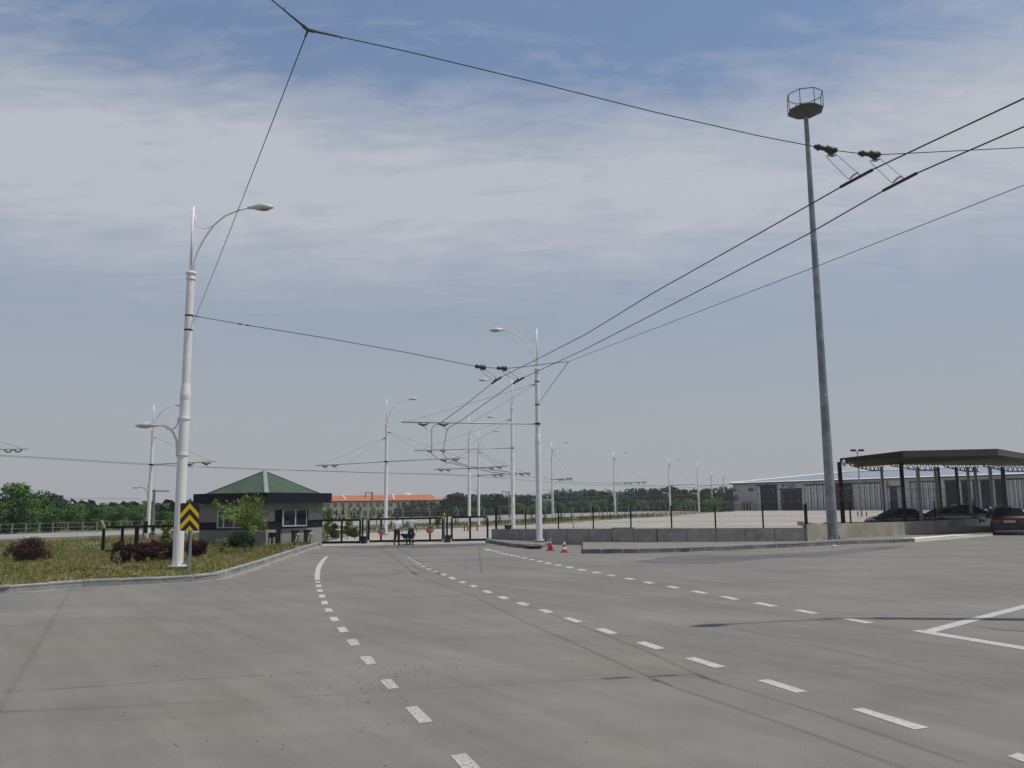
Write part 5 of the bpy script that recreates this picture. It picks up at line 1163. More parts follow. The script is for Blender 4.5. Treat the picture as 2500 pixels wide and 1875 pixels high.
# ================================================================ DEPOT HALL
def text(name, body, p, ex, size, m, parent, th=.02):
    cu = bpy.data.curves.new(name, 'FONT'); cu.body = body; cu.size = size; cu.extrude = th; cu.align_x = 'LEFT'; ob = bpy.data.objects.new('tmp', cu); col.objects.link(ob)
    dg = bpy.context.evaluated_depsgraph_get(); dg.update(); me = bpy.data.meshes.new_from_object(ob.evaluated_get(dg)); bpy.data.objects.remove(ob)
    ex = Vector((ex.x, ex.y, 0)).normalized(); n = Vector((ex.y, -ex.x, 0)); T = Matrix(((ex.x, 0, n.x, p.x), (ex.y, 0, n.y, p.y), (0, 1, 0, p.z), (0, 0, 0, 1)))
    me.transform(T); me.materials.clear(); me.materials.append(m); me.name = name; o = bpy.data.objects.new(name, me); col.objects.link(o); o.parent = parent; return o
def hall():
    A = AT(1791, 1236, 285); B0 = AT(2500, 1236, 217); A2, B2 = Vector((A.x, A.y)), Vector((B0.x, B0.y)); e = (B2-A2).normalized(); B2 = A2+e*150; n = Vector((-e.y, e.x))
    zt = zat(A2.x, A2.y, 1180.5); zb = -.05; o = Vector((A2.x, A2.y, 0)); t = thing('depot_hall', o, 'long low depot hall with grey blue roof, dark bays and folding shutters', 'hall')
    ops = [(1848, 1899.5, 1186), (1906, 1959.5, 1194.5), (1966, 2036, 1184.8), (2041, 2084.5, 1181.5), (2086, 2153.5, 1181), (2168, 2202.5, 1188.5), (2224.5, 2252, 1177), (2255, 2290, 1176.5), (2310, 2344, 1174.5), (2350, 2373, 1174), (2378, 2393.5, 1173.5), (2397, 2428, 1173), (2432, 2456, 1171.5), (2464, 2505, 1170.5)]
    P = lambda px: onwall(px, A2, B2)
    wl = MB(o); pxs = [1791]+[v for a, b, _ in ops for v in (a, b)]+[2640]
    p_ = [P(x) for x in pxs]; W = 1.0
    def blk(a, b, z0, z1, m=0, o0=0, o1=.5, mb=None):
        q = [a+n*o0, b+n*o0, b+n*o1, a+n*o1]; (mb or wl).hexa([(v.x, v.y, z0) for v in q]+[(v.x, v.y, z1) for v in q], m)
    for k in range(0, len(p_), 2): blk(p_[k], p_[k+1], zb, zt)
    for k, (a, b, y) in enumerate(ops):
        pa, pb_ = P(a), P(b); zz_ = zat(pa.x, pa.y, y); blk(pa, pb_, zz_, zt)
    # side and rear walls
    a, b = P(1791), P(2640); D_ = 52
    blk(a, a+e*.5, zb, zt, o0=.5, o1=D_); blk(b-e*.5, b, zb, zt, o0=.5, o1=D_); blk(a, b, zb, zt, o0=D_, o1=D_+.5)
    wl.build('wall', M['gar_wall'], t)
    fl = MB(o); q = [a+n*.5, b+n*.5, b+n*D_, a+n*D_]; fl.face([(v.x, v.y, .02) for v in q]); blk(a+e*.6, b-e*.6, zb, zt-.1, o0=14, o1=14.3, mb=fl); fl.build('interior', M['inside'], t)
    # shutters
    for k, (pa_, pb_, y, cnt, x0, x1) in enumerate([(0, 0, 0, 9, 1967, 2034), (0, 0, 0, 10, 2087, 2152), (0, 0, 0, 2, 2169, 2174), (0, 0, 0, 4, 2192, 2202), (0, 0, 0, 5, 2227, 2251), (0, 0, 0, 5, 2257, 2288), (0, 0, 0, 7, 2465, 2504), (0, 0, 0, 2, 1848.5, 1858)]):
        yy = [o_ for o_ in ops if o_[0]-3 <= x0 and x1 <= o_[1]+3][0][2]; pa = P(x0); zt2 = zat(pa.x, pa.y, yy)-.12; sh = MB(o)
        for j in range(cnt):
            u0_, u1 = x0+(x1-x0)*j/cnt, x0+(x1-x0)*(j+.62)/cnt; a_, b_ = P(u0_), P(u1); fo = .25 if j % 2 else .75
            q = [a_+n*.2, b_+n*fo, b_+n*(fo+.1), a_+n*.3]; sh.hexa([(v.x, v.y, .05) for v in q]+[(v.x, v.y, zt2) for v in q])
        sh.build('folding_shutter', M['gar_door'], t)
    for a_, b_, y in ops:
        pa, pb_ = P(a_-1), P(b_+1); zz_ = zat(pa.x, pa.y, y); rl = MB(o); q = [pa-n*.25, pb_-n*.25, pb_-n*.01, pa-n*.01]; rl.hexa([(v.x, v.y, zz_-.05) for v in q]+[(v.x, v.y, zz_+.22) for v in q]); rl.build('door_track', M['steel_dark'], t)
    # roof: hipped, pale border strips
    oh = .6; r0_ = [a-e*oh-n*oh, b+e*oh-n*oh, b+e*oh+n*(D_+oh+.5), a-e*oh+n*(D_+oh+.5)]; ze = zt+.02; ridge0 = a+e*26+n*(D_/2); ridge1 = b-e*26+n*(D_/2); zr = zat(ridge0.x, ridge0.y, 1153.2)
    V = [Vector((v.x, v.y, ze)) for v in r0_]; Ra, Rb = Vector((ridge0.x, ridge0.y, zr)), Vector((ridge1.x, ridge1.y, zr))
    rm = MB(o); rm.face([V[0], V[1], Rb, Ra]); rm.face([V[1], V[2], Rb]); rm.face([V[2], V[3], Ra, Rb]); rm.face([V[3], V[0], Ra]); ro = rm.build('roof', M['gar_roof'], t)
    for p, q, w_ in ((V[0], V[1], 2.2), (V[0], Ra, 1.8), (Ra, Rb, 1.4), (V[3], V[0], 2), (V[1], Rb, 1.8)):
        d = (q-p).normalized(); up_ = Vector((0, 0, .06)); sdv = Vector((-d.y, d.x, 0)).normalized(); 
        if p is V[0] and q is V[1]: nn = (Ra-V[0]); nn = (nn-d*nn.dot(d)).normalized(); MB(o).hexa([p, q, q+nn*w_, p+nn*w_]+[v+up_*1.5 for v in (p, q, q+nn*w_, p+nn*w_)]).build('roof_trim', M['gar_trim'], ro)
        else: MB(o).tube([p+up_*2, q+up_*2], .32, 4).build('roof_trim', M['gar_trim'], ro)
    gt = MB(o); q = [a-e*oh-n*(oh+.25), b+e*oh-n*(oh+.25), b+e*oh-n*(oh+.01), a-e*oh-n*(oh+.01)]; gt.hexa([(v.x, v.y, zt-.32) for v in q]+[(v.x, v.y, zt+.02) for v in q]); gt.build('gutter', M['canopy_grey'], t)
    sf = MB(o); q = [a-e*oh-n*oh, b+e*oh-n*oh, b+e*oh, a-e*oh]; sf.hexa([(v.x, v.y, zt-.1) for v in q]+[(v.x, v.y, zt-.02) for v in q]); sf.build('eave', M['gar_wall'], t)
    # small vent window left, kiosk-like stacked crates, signs
    vw = MB(o)
    for k in range(3): wp(vw, A2, B2, 1829.5+k*4.2, 1832.8+k*4.2, 1191.5, 1199.5, .02, .08)
    vw.build('vent_window', M['inside'], t)
    for k, (x, y) in enumerate(((1874, 1183.8), (1932, 1193), (1991, 1181.6), (2117, 1178.5))):
        q = MB(o); wp(q, A2, B2, x, x+3, y-2.6, y-.2, .02, .5); q.build('wall_lamp', M['canopy_grey'], t)
    # sign 1: round emblem with blue lettering
    s1 = MB(o); wp(s1, A2, B2, 1910, 1952, 1180, 1193, .02, .06); sg = s1.build('sign_board', M['gar_wall'], t)
    p = P(1915); c = Vector((p.x, p.y, zat(p.x, p.y, 1185.7)))-Vector((n.x, n.y, 0))*.12
    em = MB(o); ee = Vector((e.x, e.y, 0)); em.face([c+ee*.55*math.cos(x)+Vector((0, 0, .55*math.sin(x))) for x in [k*math.pi/8 for k in range(16)]]); em.build('emblem', M['canopy_grey'], sg)
    bl = MB(o)
    for k, x in enumerate((1921, 1925, 1929, 1933, 1937, 1941, 1945)): wp(bl, A2, B2, x, x+2.8, 1183.6, 1187.2, .07, .1)
    bl.build('lettering', M['blue'], sg)
    bl = MB(o); wp(bl, A2, B2, 1929, 1944, 1180.8, 1182.4, .07, .1); wp(bl, A2, B2, 1928, 1943, 1188.4, 1190.2, .07, .1); bl.build('lettering', M['blue'], sg)
    s2 = MB(o); wp(s2, A2, B2, 2162, 2203, 1172, 1187, .02, .09); sg = s2.build('sign_board', M['lt_sign'], t)
    em = MB(o); wp(em, A2, B2, 2166, 2176, 1180, 1186, .10, .13); em.build('emblem', M['logo_red'], sg); em = MB(o); wp(em, A2, B2, 2168, 2174, 1174, 1178.5, .10, .13); em.build('emblem', M['logo_green'], sg)
    p = P(2180.5); tx = Vector((p.x, p.y, zat(p.x, p.y, 1181.5)))-Vector((n.x, n.y, 0))*.16; text('lettering', 'MOT', tx, e, 1.3, M['canopy_grey'], sg)
    # crate stack by the end wall
    pa = P(1822)-n*1.5; t2 = thing('storage_rack', (pa.x, pa.y, 0), 'small dark storage rack with a red top against the depot hall wall', 'rack'); o2 = Vector((pa.x, pa.y, 0))
    r1 = MB(o2); wp(r1, A2-n*1.4, B2-n*1.4, 1813, 1834, 1228, 1245.6, 0, .6); r1.build('rack', M['inside'], t2); r1 = MB(o2); wp(r1, A2-n*1.4, B2-n*1.4, 1815, 1836, 1225, 1228, 0, .7); r1.build('top', M['tile'], t2)
    r1 = MB(o2)
    for x in (1813, 1820, 1827, 1834): wp(r1, A2-n*2.05, B2-n*2.05, x, x+.9, 1228, 1245.6, 0, .05)
    for x, y in ((1836, 1232), (1836, 1238)): wp(r1, A2-n*2.05, B2-n*2.05, 1834, 1840, y, y+1, 0, .05)
    r1.build('frame', M['gar_trim'], t2)
    for px in (1790, 1797): b = P(px)+n*8; q = MB((b.x, b.y, ze)).tube([(b.x, b.y, ze), (b.x, b.y, zat(b.x, b.y, 1171))], .12, 5); q.build('roof_aerial', M['wire_grey'], t2 and None, label='thin aerial above the left end of the depot hall roof, '+('left one' if px == 1790 else 'right one'), cat='aerial')
hall()
# distant floodlight pole on the yard and a ramp of pale sheds
b = G(2104, 1261, 0); zt = zat(b.x, b.y, 1101); t = thing('yard_floodlight', b, 'thin yard floodlight pole seen through the carport opening', 'floodlight')
MB(b).lathe([(.13, 0), (.08, zt)], Vector((b.x, b.y, 0)), 8).build('pole', M['galv'], t)
for s_ in (-1, 1): MB(b).box((b.x+s_*.65, b.y, zt+.1), (.85, .3, .35)).build('lamp_head', M['steel_dark'], t)
p = AT(1782, 1244, 300); MB(p).hexa([(p.x-7, p.y, 0), (p.x+1, p.y, 0), (p.x+1, p.y+8, 0), (p.x-7, p.y+8, 0), (p.x-7, p.y, 3.4), (p.x+1, p.y, 1.5), (p.x+1, p.y+8, 1.5), (p.x-7, p.y+8, 3.4)]).build('shed', M['gar_wall'], label='pale low shed left of the depot hall end wall', cat='shed')

# ================================================================ FAR BUILDINGS
def apartment():
    YB = 300; A = AT(700, 1236, YB+6); B = AT(1070, 1236, YB); A2, B2 = Vector((A.x, A.y)), Vector((B.x, B.y)); e = (B2-A2).normalized(); n = Vector((-e.y, e.x)); o = Vector((A2.x, A2.y, -4))
    t = thing('apartment_block', o, 'long cream three storey building with an orange tiled roof', 'building'); P = lambda px: onwall(px, A2, B2)
    a, b = P(700), P(1066); ze = zat(a.x, a.y, 1224.5); ze2 = zat(b.x, b.y, 1221.5); ze = (ze+ze2)/2; zb = -4.2; D_ = 14
    q = [a, b, b+n*D_, a+n*D_]; MB(o).hexa([(v.x, v.y, zb) for v in q]+[(v.x, v.y, ze) for v in q]).build('wall', M['cream'], t)
    oh = .9; V = [a-e*oh-n*oh, b+e*oh-n*oh, b+e*oh+n*(D_+oh), a-e*oh+n*(D_+oh)]; V = [Vector((v.x, v.y, ze+.05)) for v in V]; zr = zat(a.x, a.y+7, 1213.5)+.35
    Ra = a+e*1+n*D_/2; Rb = b-e*3.4+n*D_/2; Ra, Rb = Vector((Ra.x, Ra.y, zr)), Vector((Rb.x, Rb.y, zr)); rm = MB(o)
    rm.face([V[0], V[1], Rb, Ra]); rm.face([V[1], V[2], Rb]); rm.face([V[2], V[3], Ra, Rb]); rm.face([V[3], V[0], Ra]); ro = rm.build('roof', M['tile'], t)
    for x0, x1 in ((821, 845.6), (947, 963)):
        p1 = P(x1)-n*oh; f = ((x1-822)/240); p0 = P(x0)+n*D_/2; s0_, s1_ = Vector((p0.x, p0.y, zr+.15)), Vector((p1.x, p1.y, ze+.25)); MB(o).tube([s0_, s1_], .26, 4).build('fire_wall', M['cream_lt'], ro)
    MB(o).tube([Rb+Vector((0, 0, .1)), V[1]+Vector((0, 0, .1))], .25, 4).build('hip_cap', M['cream_lt'], ro)
    gt = MB(o); q = [a-e*oh-n*(oh+.2), b+e*oh-n*(oh+.2), b+e*oh-n*.02, a-e*oh-n*.02]; gt.hexa([(v.x, v.y, ze-.25) for v in q]+[(v.x, v.y, ze) for v in q]); gt.build('eave', M['canopy_dark'], t)
    wx = [705, 722, 740, 757, 778.5, 789, 799, 816.5, 835, 855, 872, 888, 905, 921, 936, 952, 970, 985, 1002, 1020, 1036, 1052]
    sh = ze-zat(a.x, a.y, 1233.5); fh = 2.65
    for r_ in range(3):
        for x in wx:
            if r_ == 2 and x < 700: continue
            c = P(x+2); zc_ = ze-1.45-fh*r_; wd = .62; hh = .68; fr = MB(o)
            q0 = c-e*wd; q1 = c+e*wd
            fr.hexa([(v.x, v.y, zc_-hh) for v in (q0-n*.08, q1-n*.08, q1, q0)]+[(v.x, v.y, zc_+hh) for v in (q0-n*.08, q1-n*.08, q1, q0)]); f = fr.build('window', M['glass'], t)
            fm = MB(o); 
            for u in (-wd, 0, wd): s_ = c+e*u; q = [s_-e*.06-n*.14, s_+e*.06-n*.14, s_+e*.06-n*.081, s_-e*.06-n*.081]; fm.hexa([(v.x, v.y, zc_-hh) for v in q]+[(v.x, v.y, zc_+hh) for v in q])
            q = [c-e*(wd+.1)-n*.2, c+e*(wd+.1)-n*.2, c+e*(wd+.1)-n*.081, c-e*(wd+.1)-n*.081]; fm.hexa([(v.x, v.y, zc_-hh-.16) for v in q]+[(v.x, v.y, zc_-hh-.002) for v in q]); fm.build('frame', M['cream_lt'], f)
    for x in (748, 824.5, 844, 862, 880, 899, 913, 930, 944, 961, 978, 994, 1011, 1028, 1044, 1064):
        c = P(x); pb_ = MB(o); q = [c-e*.14-n*.12, c+e*.14-n*.12, c+e*.14-n*.002, c-e*.14-n*.002]; pb_.hexa([(v.x, v.y, zb) for v in q]+[(v.x, v.y, ze-.26) for v in q]); pb_.build('pilaster', M['cream_lt'], t)
apartment()
p = AT(995, 1211, 420); t = thing('domed_building', (p.x, p.y, -4), 'white saucer shaped roof rising just above the orange roof', 'building')
MB((p.x, p.y, -4)).lathe([(3.2, -4), (3.2, zat(p.x, p.y, 1210))], Vector((p.x, p.y, 0)), 24).build('drum', M['gar_wall'], t, smooth=True)
zz0 = zat(p.x, p.y, 1210); MB((p.x, p.y, -4)).lathe([(3.4, zz0-.3), (3.9, zz0), (3.8, zz0+.25), (1.6, zz0+.55), (1.5, zz0+1.0), (.9, zz0+1.25), (.05, zz0+1.35)], Vector((p.x, p.y, 0)), 24).build('roof', M['gar_trim'], t)
def house(px0, px1, yr, ye, Y, wallm, roofm, label, zb=-4, gable=False, flat=False):
    a, b = AT(px0, 1236, Y), AT(px1, 1236, Y); ze, zr = zat(a.x, Y, ye), zat(a.x, Y, yr); t = thing('house', (a.x, Y, zb), label, 'house'); o = (a.x, Y, zb); D_ = 9
    MB(o).hexa([(a.x, Y, zb), (b.x, Y, zb), (b.x, Y+D_, zb), (a.x, Y+D_, zb), (a.x, Y, ze), (b.x, Y, ze), (b.x, Y+D_, ze), (a.x, Y+D_, ze)]).build('wall', M[wallm], t)
    if flat: MB(o).box(((a.x+b.x)/2, Y+D_/2, (ze+zr)/2+.02), (b.x-a.x+1, D_+1, zr-ze)).build('roof', M[roofm], t)
    elif gable: m = (a.x+b.x)/2; MB(o).face([(a.x-.4, Y-.4, ze), (b.x+.4, Y-.4, ze), (m, Y-.4, zr)]).face([(a.x-.4, Y-.4, ze), (m, Y-.4, zr), (m, Y+D_, zr), (a.x-.4, Y+D_, ze)]).face([(m, Y-.4, zr), (b.x+.4, Y-.4, ze), (b.x+.4, Y+D_, ze), (m, Y+D_, zr)]).build('roof', M[roofm], t)
    else: MB(o).face([(a.x-.5, Y-.5, ze), (b.x+.5, Y-.5, ze), (b.x-1, Y+4.5, zr), (a.x+1, Y+4.5, zr)]).face([(b.x+.5, Y-.5, ze), (b.x+.5, Y+9.5, ze), (b.x-1, Y+4.5, zr)]).face([(a.x-.5, Y+9.5, ze), (a.x-.5, Y-.5, ze), (a.x+1, Y+4.5, zr)]).face([(b.x+.5, Y+9.5, ze), (a.x-.5, Y+9.5, ze), (a.x+1, Y+4.5, zr), (b.x-1, Y+4.5, zr)]).build('roof', M[roofm], t)
    wd = MB(o); k = 0
    x = a.x+1.2
    while x < b.x-1.5: wd.box((x+.5, Y-.03, ze-1.6), (1.0, .06, 1.2)); x += 2.6
    wd.build('window', M['glass'], t)
house(1181, 1200, 1225, 1231.5, 330, 'cream', 'tile', 'small house with orange roof peeping between the pines left of the gate end')
house(1226, 1238, 1225.5, 1231.5, 335, 'cream', 'tile', 'smaller orange roof peeping from the pines right of the slim pole')
house(1308, 1346, 1219.5, 1222, 250, 'gar_wall', 'gar_trim', 'flat roofed pale building behind the trees by the island lamp post', flat=True)
house(1293, 1311, 1221, 1224, 262, 'canopy_grey', 'gar_wall', 'dark grey flat building left of the pale one behind the trees', flat=True)
house(388, 446, 1230, 1244, 160, 'canopy_grey', 'canopy_grey', 'grey gabled building behind the left hand trees', gable=True, zb=-.1)

# ================================================================ TREES
ORD = 'first second third fourth fifth sixth seventh eighth ninth tenth eleventh twelfth thirteenth fourteenth fifteenth sixteenth seventeenth eighteenth nineteenth twentieth'.split()
ORD += ['twenty-'+o for o in ORD[:9]]+['thirtieth']+['thirty-'+o for o in ORD[:9]]
def rank(k, L_): return ORD[sorted(range(len(L_)), key=lambda i: L_[i][0]).index(k)]+' from the left'
def leafcloud(blobs, n, size, seed, flat=1.0, shell=.55, elong=1.0):
    """leaf quads spread through ellipsoid clumps; blobs: (x, y, z, rx, ry, rz)"""
    rnd = random.Random(seed); mb = MB(); vol = [b[3]*b[4]*b[5] for b in blobs]; tot = sum(v**.75 for v in vol)
    for b, v in zip(blobs, vol):
        for k in range(int(n*(v**.75)/tot)):
            d = Vector((rnd.gauss(0, 1), rnd.gauss(0, 1), rnd.gauss(0, 1))).normalized(); r_ = rnd.uniform(shell, 1.08)**.6
            c = Vector((b[0]+d.x*b[3]*r_, b[1]+d.y*b[4]*r_, b[2]+d.z*b[5]*r_)); s_ = size*rnd.uniform(.5, 1.25)
            nn = (d+Vector((rnd.gauss(0, .8), rnd.gauss(0, .8), rnd.gauss(0, .8)))).normalized(); a = nn.orthogonal().normalized(); q = nn.cross(a); an = rnd.uniform(0, 6.28); u = a*math.cos(an)+q*math.sin(an); w_ = nn.cross(u)
            u *= s_*.5*elong; w_ *= s_*.36*flat
            mb.face([c-u, c-u*.2+w_, c+u, c+u*.1-w_])
    return mb
def crown_blobs(kind, seed):
    rnd = random.Random(seed); B = []
    if kind == 'broad':      # unit height 1, crown from .08 to 1
        for k in range(22):
            h = rnd.uniform(.04, .90); R_ = .40*math.sqrt(max(.05, 1-((h-.40)/.62)**2)); an = rnd.uniform(0, 6.28); rr = R_*rnd.uniform(.3, 1.0); s_ = rnd.uniform(.10, .19); B.append((rr*math.cos(an), rr*math.sin(an), h, s_*1.15, s_*1.15, s_*.85))
        B.append((0, 0, .42, .26, .26, .40))
    elif kind == 'pine':     # umbrella pine, ragged tiers
        for k in range(20):
            h = rnd.uniform(.38, .97); R_ = .34*(1-abs(h-.62)/.55)+.05; an = rnd.uniform(0, 6.28); rr = R_*rnd.uniform(.25, 1.05); s_ = rnd.uniform(.07, .14); B.append((rr*math.cos(an), rr*math.sin(an), h, s_*1.35, s_*1.35, s_*.6))
        B.append((0, 0, .55, .15, .15, .25)); B.append((0, 0, .86, .12, .12, .09))
    elif kind == 'olive':
        for k in range(20):
            h = rnd.uniform(.10, .95); R_ = .33*(1.05-h)+.07; an = rnd.uniform(0, 6.28); rr = R_*rnd.uniform(.2, 1.0); s_ = rnd.uniform(.06, .13); B.append((rr*math.cos(an), rr*math.sin(an), h, s_*1.1, s_*1.1, s_*.9))
    return B
def crown_mesh(name, kind, m, n, size, seed, **k): return leafcloud(crown_blobs(kind, seed), n, size, seed, **k).mesh(name, M[m])
def trunk_mesh(kind, seed):
    rnd = random.Random(seed); mb = MB(); top = .8 if kind != 'broad' else .55
    mb.tube([(0, 0, -.03), (.008, 0, .2), (.0, .012, .45), (.01, 0, top)], [.028, .022, .017, .006], 7)
    for k in range(9):
        h = rnd.uniform(.14 if kind == 'broad' else .3, top*.95); an = rnd.uniform(0, 6.28); L_ = rnd.uniform(.12, .28); a = Vector((0, 0, h)); b = a+Vector((math.cos(an)*L_, math.sin(an)*L_, L_*rnd.uniform(.3, .9))); mb.tube([a, a.lerp(b, .5)+Vector((0, 0, .01)), b], [.011, .008, .003], 5)
    return mb.mesh('trunk', M['bark'])
V = {}
for kind, ms, n, size in (('broad', ('leaf_bright', 'leaf_mid'), 2600, .062), ('pine', ('leaf_pine',), 2600, .05), ('olive', ('leaf_olive',), 1700, .05)):
    V[kind] = []
    for mm in ms:
        for sd_ in range(3 if kind != 'olive' else 4): V[kind].append((crown_mesh('crown', kind, mm, n, size, 11*sd_+len(mm)), trunk_mesh(kind, sd_)))
def tree(name, kind, var, px, Y, pt, zb, label, group, wk=1.0, rz=0):
    b = AT(px, 1236, Y); zt = zat(b.x, Y, pt); h = (zt-zb)/.985; cm, tm = V[kind][var]
    t = thing(name, (b.x, Y, zb), label, 'tree', group); t.rotation_euler = (0, 0, rz); t.scale = (h*wk, h*wk, h)
    for nm, me in (('trunk', tm), ('crown', cm)):
        o = bpy.data.objects.new(nm, me); col.objects.link(o); o.parent = t
rt_ = random.Random(21)
# left wood behind the rail fence, close to the road
LT = [(-55, 84, 1178, 0), (14, 92, 1182, 0), (66, 96, 1196, 1), (40, 84, 1222, 2), (92, 98, 1218, 0), (122, 92, 1240, 1), (150, 104, 1222, 0), (178, 98, 1226, 2), (205, 106, 1232, 1), (232, 100, 1238, 0), (258, 110, 1233, 2), (286, 104, 1236, 1), (312, 112, 1238, 0), (335, 108, 1234, 2), (352, 112, 1231, 1), (398, 108, 1247, 0), (424, 112, 1246, 2), (382, 118, 1252, 1), (447, 114, 1246, 0), (-10, 88, 1230, 1), (70, 88, 1250, 0), (190, 92, 1262, 1), (300, 96, 1268, 2), (240, 94, 1266, 0), (130, 88, 1262, 1), (-100, 92, 1190, 1), (365, 102, 1262, 1), (412, 100, 1266, 0), (470, 112, 1258, 1), (20, 84, 1256, 2)]
for k, (px, Y, pt, v) in enumerate(LT):
    tree('broadleaf_tree', 'broad', v % 3 if k % 3 else 3+v % 3, px, Y, pt, RZ-.3, 'leafy green tree of the left wood behind the rail fence, '+rank(k, LT), 'leafy trees of the left wood', wk=1.15 if pt < 1235 else 1.5, rz=k)
LP = [(107, 112, 1202), (130, 114, 1209), (88, 118, 1212), (165, 120, 1219), (226, 122, 1228), (272, 122, 1229), (310, 124, 1230)]
for k, (px, Y, pt) in enumerate(LP):
    tree('pine_tree', 'pine', k % 3, px, Y, pt, 0, 'dark pine rising behind the left wood, '+rank(k, LP), 'pines behind the left wood', wk=1.1, rz=k*1.3)
# trees in front of and right of the apartment block
MT = [(962, 1244), (975, 1232), (988, 1225), (1000, 1236), (1012, 1224), (1024, 1219), (1036, 1222), (1048, 1230), (1058, 1226), (1068, 1232), (1078, 1222), (945, 1246), (931, 1245), (1090, 1228), (1112, 1222), (1034, 1240), (1006, 1246), (1066, 1244), (984, 1247), (1052, 1246)]
for k, (px, pt) in enumerate(MT): tree('conifer_tree', 'olive', k % 4, px, 205+(k*7) % 60, pt, -3.2, 'brownish conifer near the right half of the orange roofed building, '+rank(k, MT), 'conifers right of the orange roofed building', wk=1.0, rz=k)
YP = [(806, 1247, 160), (822, 1243, 168), (838, 1240, 160), (851, 1236, 172), (866, 1238, 160), (878, 1235, 170), (893, 1249, 165), (912, 1240, 172), (925, 1243, 160), (790, 1246, 170), (858, 1252, 150), (830, 1254, 150), (903, 1253, 150)]
for k, (px, pt, Y) in enumerate(YP): tree('young_pine', 'olive', (k+1) % 4, px, Y, pt, -.1, 'slender young pine before the cream building, '+rank(k, YP), 'young pines before the orange roofed building', wk=.62, rz=k*2)
PT = [(1082, 1217), (1103.6, 1203), (1126, 1214), (1095, 1222), (1140, 1222), (1158, 1226), (1178, 1213), (1192, 1216), (1214, 1209), (1206, 1217), (1237, 1213), (1228, 1224), (1252, 1222), (1268, 1219), (1281, 1212), (1290, 1224)]
for k, (px, pt) in enumerate(PT): tree('pine_tree', 'pine', k % 3, px, 215+(k*13) % 50, pt, -3.2, 'dark pine of the middle wood beyond the gate end, '+rank(k, PT), 'pines of the middle wood', wk=1.0, rz=k*1.7)
MB_ = [(1160, 1240, 200, 1), (1182, 1238, 190, 3), (1205, 1236, 198, 4), (1226, 1238, 190, 5), (1248, 1234, 196, 3), (1262, 1230, 188, 0), (1278, 1228, 196, 4), (1296, 1236, 186, 1), (1312, 1240, 190, 5), (1332, 1238, 190, 3), (1118, 1238, 195, 4), (1098, 1240, 190, 5), (1140, 1236, 196, 3)]
for k, (px, pt, Y, v) in enumerate(MB_):
    tree('broadleaf_tree', 'broad', v, px, Y, pt, -1.5, 'green bushy tree at the foot of the middle wood, '+rank(k, MB_), 'bushy trees of the middle wood', wk=1.5, rz=k)
RT = [(1356, 1207), (1373, 1200), (1388, 1207), (1400, 1202), (1414, 1212), (1432, 1203), (1446, 1195), (1456, 1204), (1472, 1201), (1486, 1200), (1500, 1206), (1516, 1210), (1527, 1204), (1546, 1203), (1562, 1200), (1573, 1191.5), (1588, 1198), (1600, 1195), (1612, 1196), (1625, 1189), (1640, 1192), (1646, 1186.5), (1660, 1194), (1672, 1197), (1690, 1195), (1706, 1199), (1722, 1196), (1738, 1192), (1752, 1199), (1768, 1190), (1780, 1192), (1790, 1196)]
for k, (px, pt) in enumerate(RT): tree('pine_tree', 'pine', (k*2+1) % 3, px, 255+(k*17) % 55, pt, -.1, 'dark umbrella pine of the long right wood, '+rank(k, RT), 'pines of the long wood', wk=.92, rz=k*1.1)
for k in range(27):
    px = 1345+k*16.5+rt_.uniform(-5, 5); pt = rt_.uniform(1217, 1228) if px < 1500 else rt_.uniform(1212, 1224); Y = 232+(k*11) % 24
    tree('broadleaf_tree', 'broad', [0, 3, 4, 1, 5, 3, 2][k % 7], px, Y, pt, -.1, 'green leafy tree at the foot of the long right wood, '+ORD[k]+' from the left', 'leafy trees of the long wood', wk=1.45, rz=k)
# backing wood farther off that closes the gaps
fb_ = MB(); rb = random.Random(3); blobs = []
for k in range(170):
    px = rb.uniform(1080, 1800); Y = rb.uniform(330, 380); b = AT(px, 1236, Y); top = 1226 if px < 1340 else 1212; blobs.append((b.x, Y, rb.uniform(0, zat(b.x, Y, top)), 5, 4, 3.4))
for k in range(90):
    px = rb.uniform(-150, 480); Y = rb.uniform(126, 145); b = AT(px, 1236, Y); blobs.append((b.x, Y, rb.uniform(0, zat(b.x, Y, 1252)), 3.2, 2.6, 2.0))
leafcloud(blobs, 26000, 1.7, 5).build('distant_wood', M['leaf_mid'], kind='stuff', label='dense dark woodland mass far behind the separate trees', cat='woodland')

# young conifers along the grass strip
def conifer_mesh(seed, m):
    rnd = random.Random(seed); mb = MB()
    for k in range(520):
        h = rnd.random()**1.2; R_ = .34*(1-h)+.015; an = rnd.uniform(0, 6.28); rr = R_*rnd.uniform(.35, 1.1); c = Vector((rr*math.cos(an), rr*math.sin(an), .06+h*.93)); d = Vector((math.cos(an), math.sin(an), rnd.uniform(-.2, .5))).normalized(); s_ = .075*rnd.uniform(.6, 1.3); sd2 = d.cross(Vector((0, 0, 1))).normalized()*s_*.35
        mb.face([c-d*s_*.5, c+sd2, c+d*s_, c-sd2])
    mb.tube([(0, 0, -.05), (0, 0, .9)], [.025, .006], 5); return mb.mesh('conifer', m)
CM = [conifer_mesh(k, M['leaf_conifer']) for k in range(3)]
YC = [(1298, 1277, 1243), (1330, 1276, 1250), (1370, 1275, 1248), (1395, 1274, 1253), (1421, 1272, 1261), (1447, 1270, 1259), (1471, 1268.5, 1251), (1490, 1266.5, 1250), (1510, 1265.5, 1253), (1527, 1264, 1249), (1542, 1263, 1250), (1563, 1262, 1256), (1580, 1261, 1252), (1595, 1260, 1252), (1609, 1259, 1254), (1625, 1258, 1251), (1661, 1256, 1250), (1672, 1255, 1247), (1690, 1253, 1246), (1064, 1284, 1262), (1112, 1284, 1264), (1186, 1282, 1263), (1218, 1280, 1254), (955, 1292, 1270), (1250, 1278, 1262)]
